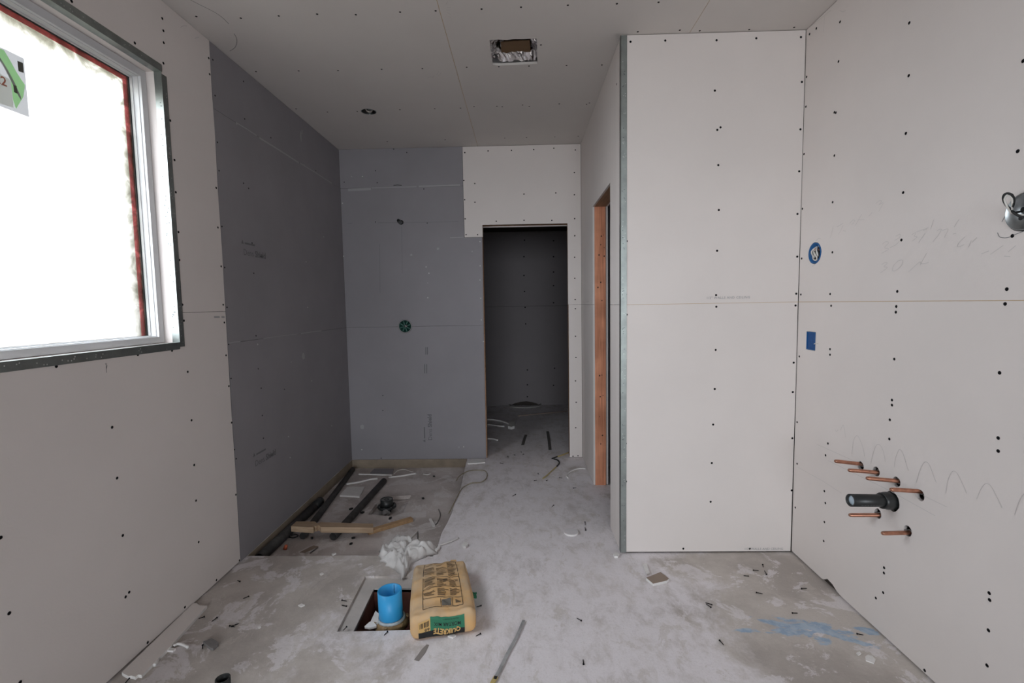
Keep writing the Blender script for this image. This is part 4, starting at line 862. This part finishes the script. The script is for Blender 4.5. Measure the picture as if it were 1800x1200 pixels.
solo('rag_lump', (lambda bm: (bmesh.ops.create_icosphere(bm, subdivisions=3, radius=.028, matrix=Matrix.Translation((DR.x + .012, DR.y - .065, -.098))), [setattr(v, 'co', v.co + (v.co - Vector((DR.x + .012, DR.y - .065, -.098))) * noise.noise(v.co * 60) * .5) for v in bm.verts], bm)[-1])(BM()), M_chip, 'small grey rubble lump in front of the floor drain', 'rubble')
def slab(name, px, z0, h, m, label, cat='scrap', group=None):
    return solo(name, prism(BM(), [V(x, y, 2, z0 + h) for x, y in px], z0, z0 + h), m, label, cat, group)
slab('drywall_scrap', [(597, 870), (611, 855), (641, 855), (632, 872)], ZR + .0006, .012, M_gyp, 'white drywall offcut between the two black pipes')
slab('board_scrap', [(650, 831), (658, 823.5), (692, 823.5), (690, 832)], ZR + .0006, .01, M_grey, 'grey board offcut lying at the foot of the back wall')
def stick(px0, px1, z, w, h, m, name, label, cat='scrap', group=None):
    return solo(name, bar(BM(), V(*px0, 2, z), V(*px1, 2, z), w, h), m, label, cat, group)
def polystick(px, z, r, m, name, label, cat='scrap', flat=None, smooth=True):
    return solo(name, tube(BM(), [V(x, y, 2, z) for x, y in px], r, 6, smooth), m, label, cat, smooth=True)
stick((631, 833), (689, 834.5), ZR + .011, .014, .010, M_gyp, 'drywall_sliver', 'straight white sliver in front of the grey offcut at the back wall')
polystick([(609, 850.5), (632, 847), (652, 842), (664, 841)], ZR + .012, .008, M_gyp, 'drywall_sliver', 'long white sliver running left from the tip of the pipe by the drain')
polystick([(683, 838.5), (704, 836.5), (718, 834), (731, 832)], ZR + .009, .008, M_gyp, 'drywall_sliver', 'white sliver right of the tip of the pipe by the drain')
polystick([(693, 832), (700, 826.5), (712, 825), (724, 829), (727, 826)], ZR + .006, .004, M_wwire, 'cord_bit', 'short white cord curling right of the grey offcut')
polystick([(744, 833), (752, 834), (757, 832)], ZR + .006, .005, M_gyp, 'drywall_sliver', 'short white crumb line near the right end of the tan footing')
polystick([(711, 957), (720, 948), (734, 934)], .004 + ZR, .006, M_gyp, 'drywall_sliver', 'white sliver rising behind the plastic film')
polystick([(712, 955), (716, 961), (731, 961.5), (734, 950), (734, 936)], ZR + .004, .004, M_chip, 'wire_bit', 'thin grey bent wire behind the plastic film')
t_ = slab('metal_clip', [(763, 966), (772, 958), (774, 960), (768, 968)], .0006, .012, M_gyp, 'folded white strip end at the slab edge right of the film')
polystick([(770, 959), (781, 955.5), (793, 951), (806, 945)], .006, .005, M_gyp, 'drywall_sliver', 'thin white sliver at the slab edge right of the plastic film')
stick((756, 912), (763, 925), ZR + .008, .018, .01, M_gyp, 'drywall_sliver', 'small upright white chip right of the orange wood strip')
polystick([(771, 895), (774, 905), (770, 916), (764, 924)], ZR + .004, .0035, M_chip, 'wire_bit', 'thin grey curved wire beside the small upright white chip')
for k, (x, y, lb) in enumerate(((617, 895.5, 'black plastic chip between the two long pipes'), (637, 902, 'black plastic chip touching the pipe by the drain'), (686, 912, 'black plastic plug in front of the floor drain'), (744, 877, 'dark chip right of the floor drain pit'), (763, 838, 'black crumb near the right end of the tan footing'), (548.5, 947, 'dark crumb in front of the thin pipe end'), (621, 947, 'dark crumb right of the open end of the pipe by the drain'), (617, 957, 'dark crumb near the front edge of the sunken floor'))):
    p = V(x, y, 2, ZR); a = random.random() * 3; s_ = .011 if k in (0, 1, 2) else .008
    solo('plastic_chip', prism(BM(), [p + Vector((math.cos(a + q) * s_ * w_, math.sin(a + q) * s_ * w_, 0)) for q, w_ in ((0, 1.4), (1.4, .8), (3, 1.3), (4.5, .7))], ZR + .0006, ZR + .012), M_blk, lb, 'debris')
p = V(501, 965, 2, ZR)
solo('orange_cap', lathe(BM(), p + Vector((0, 0, .0005)), (.3, .2, 1), [(0, 0), (.012, 0), (.010, .022), (.006, .026), (0, .026)], 12), M_oran, 'tiny orange plastic cap near the front edge of the sunken floor', 'debris', smooth=True)
stick((545, 972), (559, 962), ZR + .003, .006, .004, M_stick, 'wood_sliver', 'thin dark sliver near the tiny orange cap')
slab('paper_scrap', [(536, 971), (527, 970), (551, 958), (560, 960)], ZR + .0005, .002, M_paperbr, 'flat dull paper strip under the thin dark sliver')
polystick([(512, 941), (520, 939), (524, 942), (516, 945), (508, 944)], ZR + .004, .003, M_blk, 'wire_bit', 'small black wire loop left of the thin pipe end')
# yellow cord along the edge
CE = [(802, 845), (806, 838), (814, 832), (826, 827), (843, 826), (852, 827), (856, 832), (855, 840), (848, 846), (840, 848), (828, 849), (816, 855), (810, 861), (805, 870), (800, 880), (795, 890), (789, 902)]
solo('yellow_cord', tube(BM(), [V(x, y, 2, .006) for x, y in CE], +.0032, 8), M_cord, 'thin yellow cord looped over the edge of the sunken floor', 'cord', smooth=True)
# ================================================================== SCRAPS ON THE MAIN FLOOR
t = thing('drywall_strip', 'long white drywall strip lying along the left wall', 'scrap', (-1.51, 1.93, 0))
pl = [V(x, y, 2, .013) for x, y in ((214, 1181), (218, 1184), (226, 1188), (231, 1187), (238, 1189), (243, 1185), (249, 1186), (300, 1135), (345, 1085), (364, 1064), (352, 1064), (346, 1060), (338, 1060), (300, 1098))]
for p in pl: p.x = max(p.x, XL + .004)
part('gypsum_core', prism(BM(), pl, .0005, .0125), M_gyp, t); part('paper_face', prism(BM(), pl, .0126, .0134), M_white, t)
t = thing('drywall_offcut', 'small square drywall offcut, brown paper side up, by the closet wall', 'scrap', V(1155, 1016, 2, 0))
sq = [V(x, y, 2, .014) for x, y in ((1136, 1015), (1161, 1005), (1176, 1016.5), (1172, 1020), (1148, 1025.5))]
part('gypsum_core', prism(BM(), sq, .0005, .0135), M_gyp, t); part('paper_face', prism(BM(), sq, .0136, .0144), M_paperbr, t)
slab('drywall_chip', [(1130, 992), (1136, 989), (1142, 1006), (1137, 1008)], .0005, .009, M_gyp, 'narrow white chip behind the brown paper offcut')
t = thing('drywall_disc', 'round white drywall cut-out disc on the floor left of the closet', 'scrap', V(1004, 938, 2, 0))
dc_ = V(1004, 937, 2, 0)
part('gypsum_core', lathe(BM(), dc_ + Vector((0, 0, .0005)), (0, 0, 1), [(0, 0), (.042, 0), (.0435, .011), (0, .011)], 26), M_gyp, t)
part('paper_face', lathe(BM(), dc_ + Vector((0, 0, .0116)), (0, 0, 1), [(0, 0), (.0415, 0), (.0415, .0006), (0, .0006)], 26), mat('dusty_paper', (.68, .655, .67), .85), t)
slab('mortar_chip', [(357, 1127), (372, 1121), (384, 1128), (383, 1132), (375, 1139), (370, 1138)], .0005, .011, M_chip, 'flat grey mortar chip on the floor right of the drywall strip')
for px, lb in (([(1472, 891), (1480, 887), (1487, 893), (1484, 900), (1476, 900)], ''),): pass
slab('plaster_flake', [(1521, 1153), (1526, 1150), (1533, 1152), (1539, 1158), (1536, 1165), (1528, 1162), (1522, 1160)], .0004, .004, M_gyp, 'white plaster flake on the floor near the bottom right wall')
slab('plaster_flake', [(1505, 1147), (1511, 1144), (1514, 1148), (1509, 1151)], .0004, .004, M_gyp, 'tiny plaster flake left of the larger one by the right wall')
polystick([(305, 1135), (312, 1131.5), (320, 1132), (331, 1137)], .007, .006, M_gyp, 'drywall_sliver', 'crooked white sliver sticking out from the long drywall strip')
slab('plaster_crumb', [(289, 1139), (298, 1137), (309, 1139), (304, 1143), (291, 1142.5)], .0005, .008, M_gyp, 'white crumb in front of the crooked sliver by the strip')
polystick([(271, 1169), (275, 1164), (277, 1159)], .006, .007, M_gyp, 'drywall_sliver', 'short white sliver right of the near end of the drywall strip')
slab('paper_scrap', [(728, 1159), (742, 1140), (750, 1132), (754, 1133), (747, 1147), (736, 1161)], .0004, .002, mat('grey_brown_paper', (.26, .235, .22), .85), 'narrow grey paper scrap just in front of the mortar bag')
slab('plaster_crumb', [(787, 1117), (794, 1112.5), (802, 1116), (796, 1120)], .0005, .006, M_gyp, 'white crumb at the front right foot of the mortar bag')
slab('plaster_crumb', [(524, 1063), (530, 1060), (536, 1062.5), (529, 1065.5)], .0005, .005, M_gyp, 'white crumb on the floor left of the pit')
slab('plaster_crumb', [(453, 1101), (457, 1099), (459, 1101), (455, 1103)], .0005, .005, M_gyp, 'tiny white crumb between the black screws and the pit')
slab('plaster_crumb', [(562, 1008), (566, 1005.5), (569, 1007.5), (564, 1010)], .0005, .005, M_gyp, 'small white crumb behind the left side of the pit')
slab('plaster_crumb', [(583, 973), (590, 970.5), (591, 972), (585, 975)], .0005, .006, M_gyp, 'small white crumb at the front edge of the sunken floor')
slab('plaster_crumb', [(812, 956), (818, 952), (823, 955), (819, 960), (814, 960)], .0005, .012, M_gyp, 'round white crumb on the floor behind the mortar bag')
slab('plaster_crumb', [(1078, 973), (1083, 969.5), (1089, 972), (1086, 977), (1080, 977)], .0005, .012, M_gyp, 'white crumb at the foot of the metal corner bead')
slab('drywall_scrap', [(822, 809), (843, 806), (853, 807), (853, 812), (838, 813), (822, 814)], .0005, .010, M_gyp, 'flat white offcut at the foot of the grey back wall')
bm = BM(); sp_ = [V(x, y, 2, .005) for x, y in ((921, 1090), (908, 1120), (891, 1151), (878, 1178), (872, 1189))]
for i in range(len(sp_) - 1): bar(bm, sp_[i], sp_[i + 1], .0125, .005)
t = thing('metal_strip', 'grey metal strip pointing away across the floor at the bottom', 'strip', (sp_[2].x, sp_[2].y, 0))
part('strip_body', bm, M_strip, t)
part('strip_tip', bar(BM(), sp_[-1], V(865, 1201, 2, .005), .016, .006), M_yel, t, label='yellowish near end')
part('printed_mark', bar(BM(), sp_[-1] + Vector((0, 0, .003)), V(870, 1193, 2, .008), .012, .001), M_blk, t)
# black stub in the foreground
ap = V(394, 1190, 2, .05); 
solo('floor_stub', pipe(BM(), (-1.105, 1.640, .0), (-1.105, 1.640, .052), .0250, .0205, 28), M_abs, 'black pipe stub standing from the floor at the bottom edge', 'pipe', smooth=True)
# cords by the doorway
D = crop([(785, 764), (830, 748), (870, 735), (920, 716)], 4.615, 800, 640)
t = thing('wire_offcut', 'straight yellow and black wire offcut by the back doorway', 'wire', V(985, 800, 2, 0))
part('yellow_sheath', tube(BM(), [V(x, y, 2, .006) for x, y in D[1:]], .0055, 8), M_yel, t, True)
part('black_sheath', tube(BM(), [V(x, y, 2, .006) for x, y in D[:2]], .005, 8), M_blk, t, True)
D = crop([(800, 768), (828, 775), (844, 792), (842, 808), (822, 830)], 4.615, 800, 640); D2_ = crop([(822, 830), (780, 868), (740, 905), (710, 926)], 4.615, 800, 640)
t = thing('wire_offcut', 'bent black and yellow wire offcut on the hallway floor', 'wire', V(970, 825, 2, 0))
part('black_sheath', tube(BM(), [V(x, y, 2, .006) for x, y in D], .0055, 8), M_blk, t, True)
part('yellow_sheath', tube(BM(), [V(x, y, 2, .006) for x, y in D2_], .0045, 8), M_yel, t, True)
D = crop([(915, 922), (905, 905), (920, 880), (960, 858), (1010, 845), (1060, 846)], 4.615, 800, 640)
solo('paper_curl', tube(BM(), [V(x, y, 2, .006) for x, y in D], .006, 6), M_gyp, 'curved white strip on the floor by the closet side wall', 'scrap', smooth=True)
D = crop([(255, 447), (330, 452), (400, 468), (440, 487)], 4.615, 800, 640)
t = thing('cord_end', 'white cord with blocky end on the far room floor', 'cord', V(880, 742, 2, 0))
part('cord', tube(BM(), [V(x, y, 2, .012) for x, y in D], .010, 8), M_gyp, t, True)
q_ = crop([(428, 500), (440, 468), (462, 458), (490, 462), (482, 500), (455, 508)], 4.615, 800, 640)
part('end_block', prism(BM(), [V(x, y, 2, .03) for x, y in q_], .001, .03), M_gyp, t)
D = crop([(255, 485), (340, 498), (400, 503)], 4.615, 800, 640)
solo('drywall_sliver', tube(BM(), [V(x, y, 2, .008) for x, y in D], .007, 6), M_gyp, 'thin pale sliver in front of the white cord in the far room', 'scrap', smooth=True)
D = crop([(255, 602), (310, 605), (345, 616)], 4.615, 800, 640)
solo('drywall_sliver', tube(BM(), [V(x, y, 2, .01) for x, y in D], .009, 6), M_gyp, 'white sliver beside the left jamb of the back doorway', 'scrap', smooth=True)
D = crop([(510, 418), (700, 400), (912, 380)], 4.615, 800, 640)
solo('baseboard_strip', tube(BM(), [V(x, y, 2, .008) for x, y in D], .006, 6), M_paperbr, 'long thin brown strip across the far room floor', 'scrap', smooth=True)
for k, (a, lb) in enumerate((([(548, 655), (562, 605), (575, 572)], 'dark streaky stick left of middle on the far room floor'), ([(750, 545), (762, 620), (770, 695)], 'dark streaky stick just inside the back doorway'))):
    D = crop(a, 4.615, 800, 640); bm = BM()
    for i in range(2): bar(bm, V(*D[i], 2, .003), V(*D[i + 1], 2, .003), .028, .004)
    solo('wood_sliver', bm, M_stick, lb, 'debris')
# rim of white cable below the far hole
D = [(896, 711), (899, 714.5), (915, 716), (932, 715.5), (948, 713.5), (951, 709)]
solo('cable_loop', tube(BM(), [V(x, y, 2, .012) for x, y in D], .010, 8), mat('dim_cable', (.34, .33, .31), .6), 'pale cable arc in front of the hole in the far wall', 'cord', smooth=True)
# ================================================================== LOOSE SCREWS
def loose(head, tail, label, z=0, L=None):
    h_, t_ = V(*head, 2, z + .004), V(*tail, 2, z + .003)
    d = (t_ - h_); l = min(max(d.length, .026), .042) if L is None else L; d.normalize()
    e = thing('loose_screw', label, 'screw', h_, 'loose black drywall screws on the floor')
    part('screw_head', lathe(BM(), h_, d, [(0, 0), (.0040, 0), (.0038, .0012), (.0018, .004)], 8), M_screw, e)
    part('shank', lathe(BM(), h_, d, [(.0018, .003), (.0017, l * .8), (0, l)], 6), M_screw, e)
A = lambda x, y: (x / 4.5 + 200, y / 4.5 + 960)
T = lambda x, y: (x / 5.45 + 560, y / 5.45 + 960)
Q = lambda x, y: (x / 4 + 800, y / 4 + 900)
Z = lambda x, y: (x / 3.46 + 1100, y / 3.46 + 900)
H = lambda x, y: (x / 4.615 + 800, y / 4.615 + 640)
LS = [(A(1070, 393), A(1018, 415), 'black screw farthest back of those left of the pit, near the left wall'),
 (A(818, 562), A(770, 597), 'black screw between the long drywall strip and the pair of crossed screws'),
 (A(915, 627), A(960, 636), 'left-pointing black screw of the crossed pair left of the pit'),
 (A(930, 632), A(995, 607), 'dull screw lying across another, left of the pit'),
 (A(718, 555), A(697, 562), 'short screw just right of the far end of the drywall strip'),
 (A(125, 1040), A(108, 1060), 'black screw at the near torn end of the drywall strip'),
 (A(998, 278), A(980, 271), 'tiny screw at the foot of the left wall, beyond the drywall strip'),
 (A(703, 780), A(704, 815), 'screw standing at the left side of the grey mortar chip'),
 (T(222, 514), T(275, 525), 'upper of the two black screws left of the pit rim'),
 (T(268, 573), T(215, 560), 'lower of the two black screws left of the pit rim'),
 (T(270, 768), T(240, 800), 'black screw lying on the front left corner of the pit rim'),
 (T(1560, 565), T(1512, 580), 'black screw touching the right side of the mortar bag'),
 (T(662, 815), T(640, 838), 'small screw on the front rim of the pit below the blue pipe'),
 (Q(888, 762), Q(852, 742), 'lone black screw on open floor, farther of two in the middle'),
 (Q(903, 1068), Q(899, 1030), 'lone black screw near the bottom edge, nearer of two in the middle'),
 (Q(918, 125), Q(911, 98), 'black screw just right of the round drywall disc'),
 (Q(913, 68), Q(915, 95), 'dusty screw behind the one right of the round disc'),
 (Q(180, 852), Q(150, 868), 'grey dusty screw in front of the bag at its right corner'),
 (Z(833, 318), Z(836, 336), 'upright black screw near the foot of the closet wall'),
 (Z(775, 352), Z(812, 355), 'black screw left of the upright one by the closet wall'),
 (Z(856, 378), Z(842, 352), 'brownish slanted screw below the upright one by the closet wall'),
 (Z(792, 487), Z(836, 497), 'thin black screw midway between closet wall and blue stain'),
 (Z(1068, 464), Z(1105, 463), 'black screw nearest the gap at the foot of the right wall'),
 (Z(1012, 612), Z(1048, 613), 'black screw just behind the blue paint stain'),
 (Z(525, 562), Z(480, 548), 'upper screw of the close pair on the floor right of centre'),
 (Z(518, 578), Z(485, 555), 'lower screw of the close pair on the floor right of centre'),
 (Z(570, 778), Z(598, 810), 'dusty screw with round black head on the open right floor'),
 (Z(748, 388), Z(735, 387), 'short rusty screw left of the screws by the closet wall'),
 (Z(1405, 738), Z(1425, 742), 'small screw at the right end of the blue paint stain'),
 (H(430, 752), H(422, 745), 'black screw nearest the grey wall on the hallway floor'),
 (H(535, 710), H(540, 716), 'small black screw at the threshold of the back doorway'),
 (H(557, 728), H(547, 734), 'second small screw at the threshold of the back doorway'),
 (H(485, 736), H(478, 733), 'small screw left of two at the doorway threshold'),
 (H(365, 800), H(395, 808), 'reddish nail on the hallway floor before the back doorway'),
 (H(673, 886), H(680, 894), 'small screw left of the bent wire offcut'),
 (H(640, 943), H(662, 941), 'thin screw below the end of the bent wire offcut'),
 (H(740, 943), H(752, 938), 'small screw right of the end of the bent wire offcut'),
 (H(957, 1004), H(985, 1000), 'screw on the floor left of the wooden closet jamb'),
 (H(845, 918), H(872, 923), 'short screw by the curved white strip'),
 (H(490, 1055), H(462, 1072), 'screw on the hallway floor between the bag and the doorway'),
 (H(800, 1142), H(783, 1157), 'black screw on the hallway floor, nearer than the wooden jamb')]
for hd, tl, lb in LS: loose(hd, tl, lb)
bpy.context.view_layer.update()
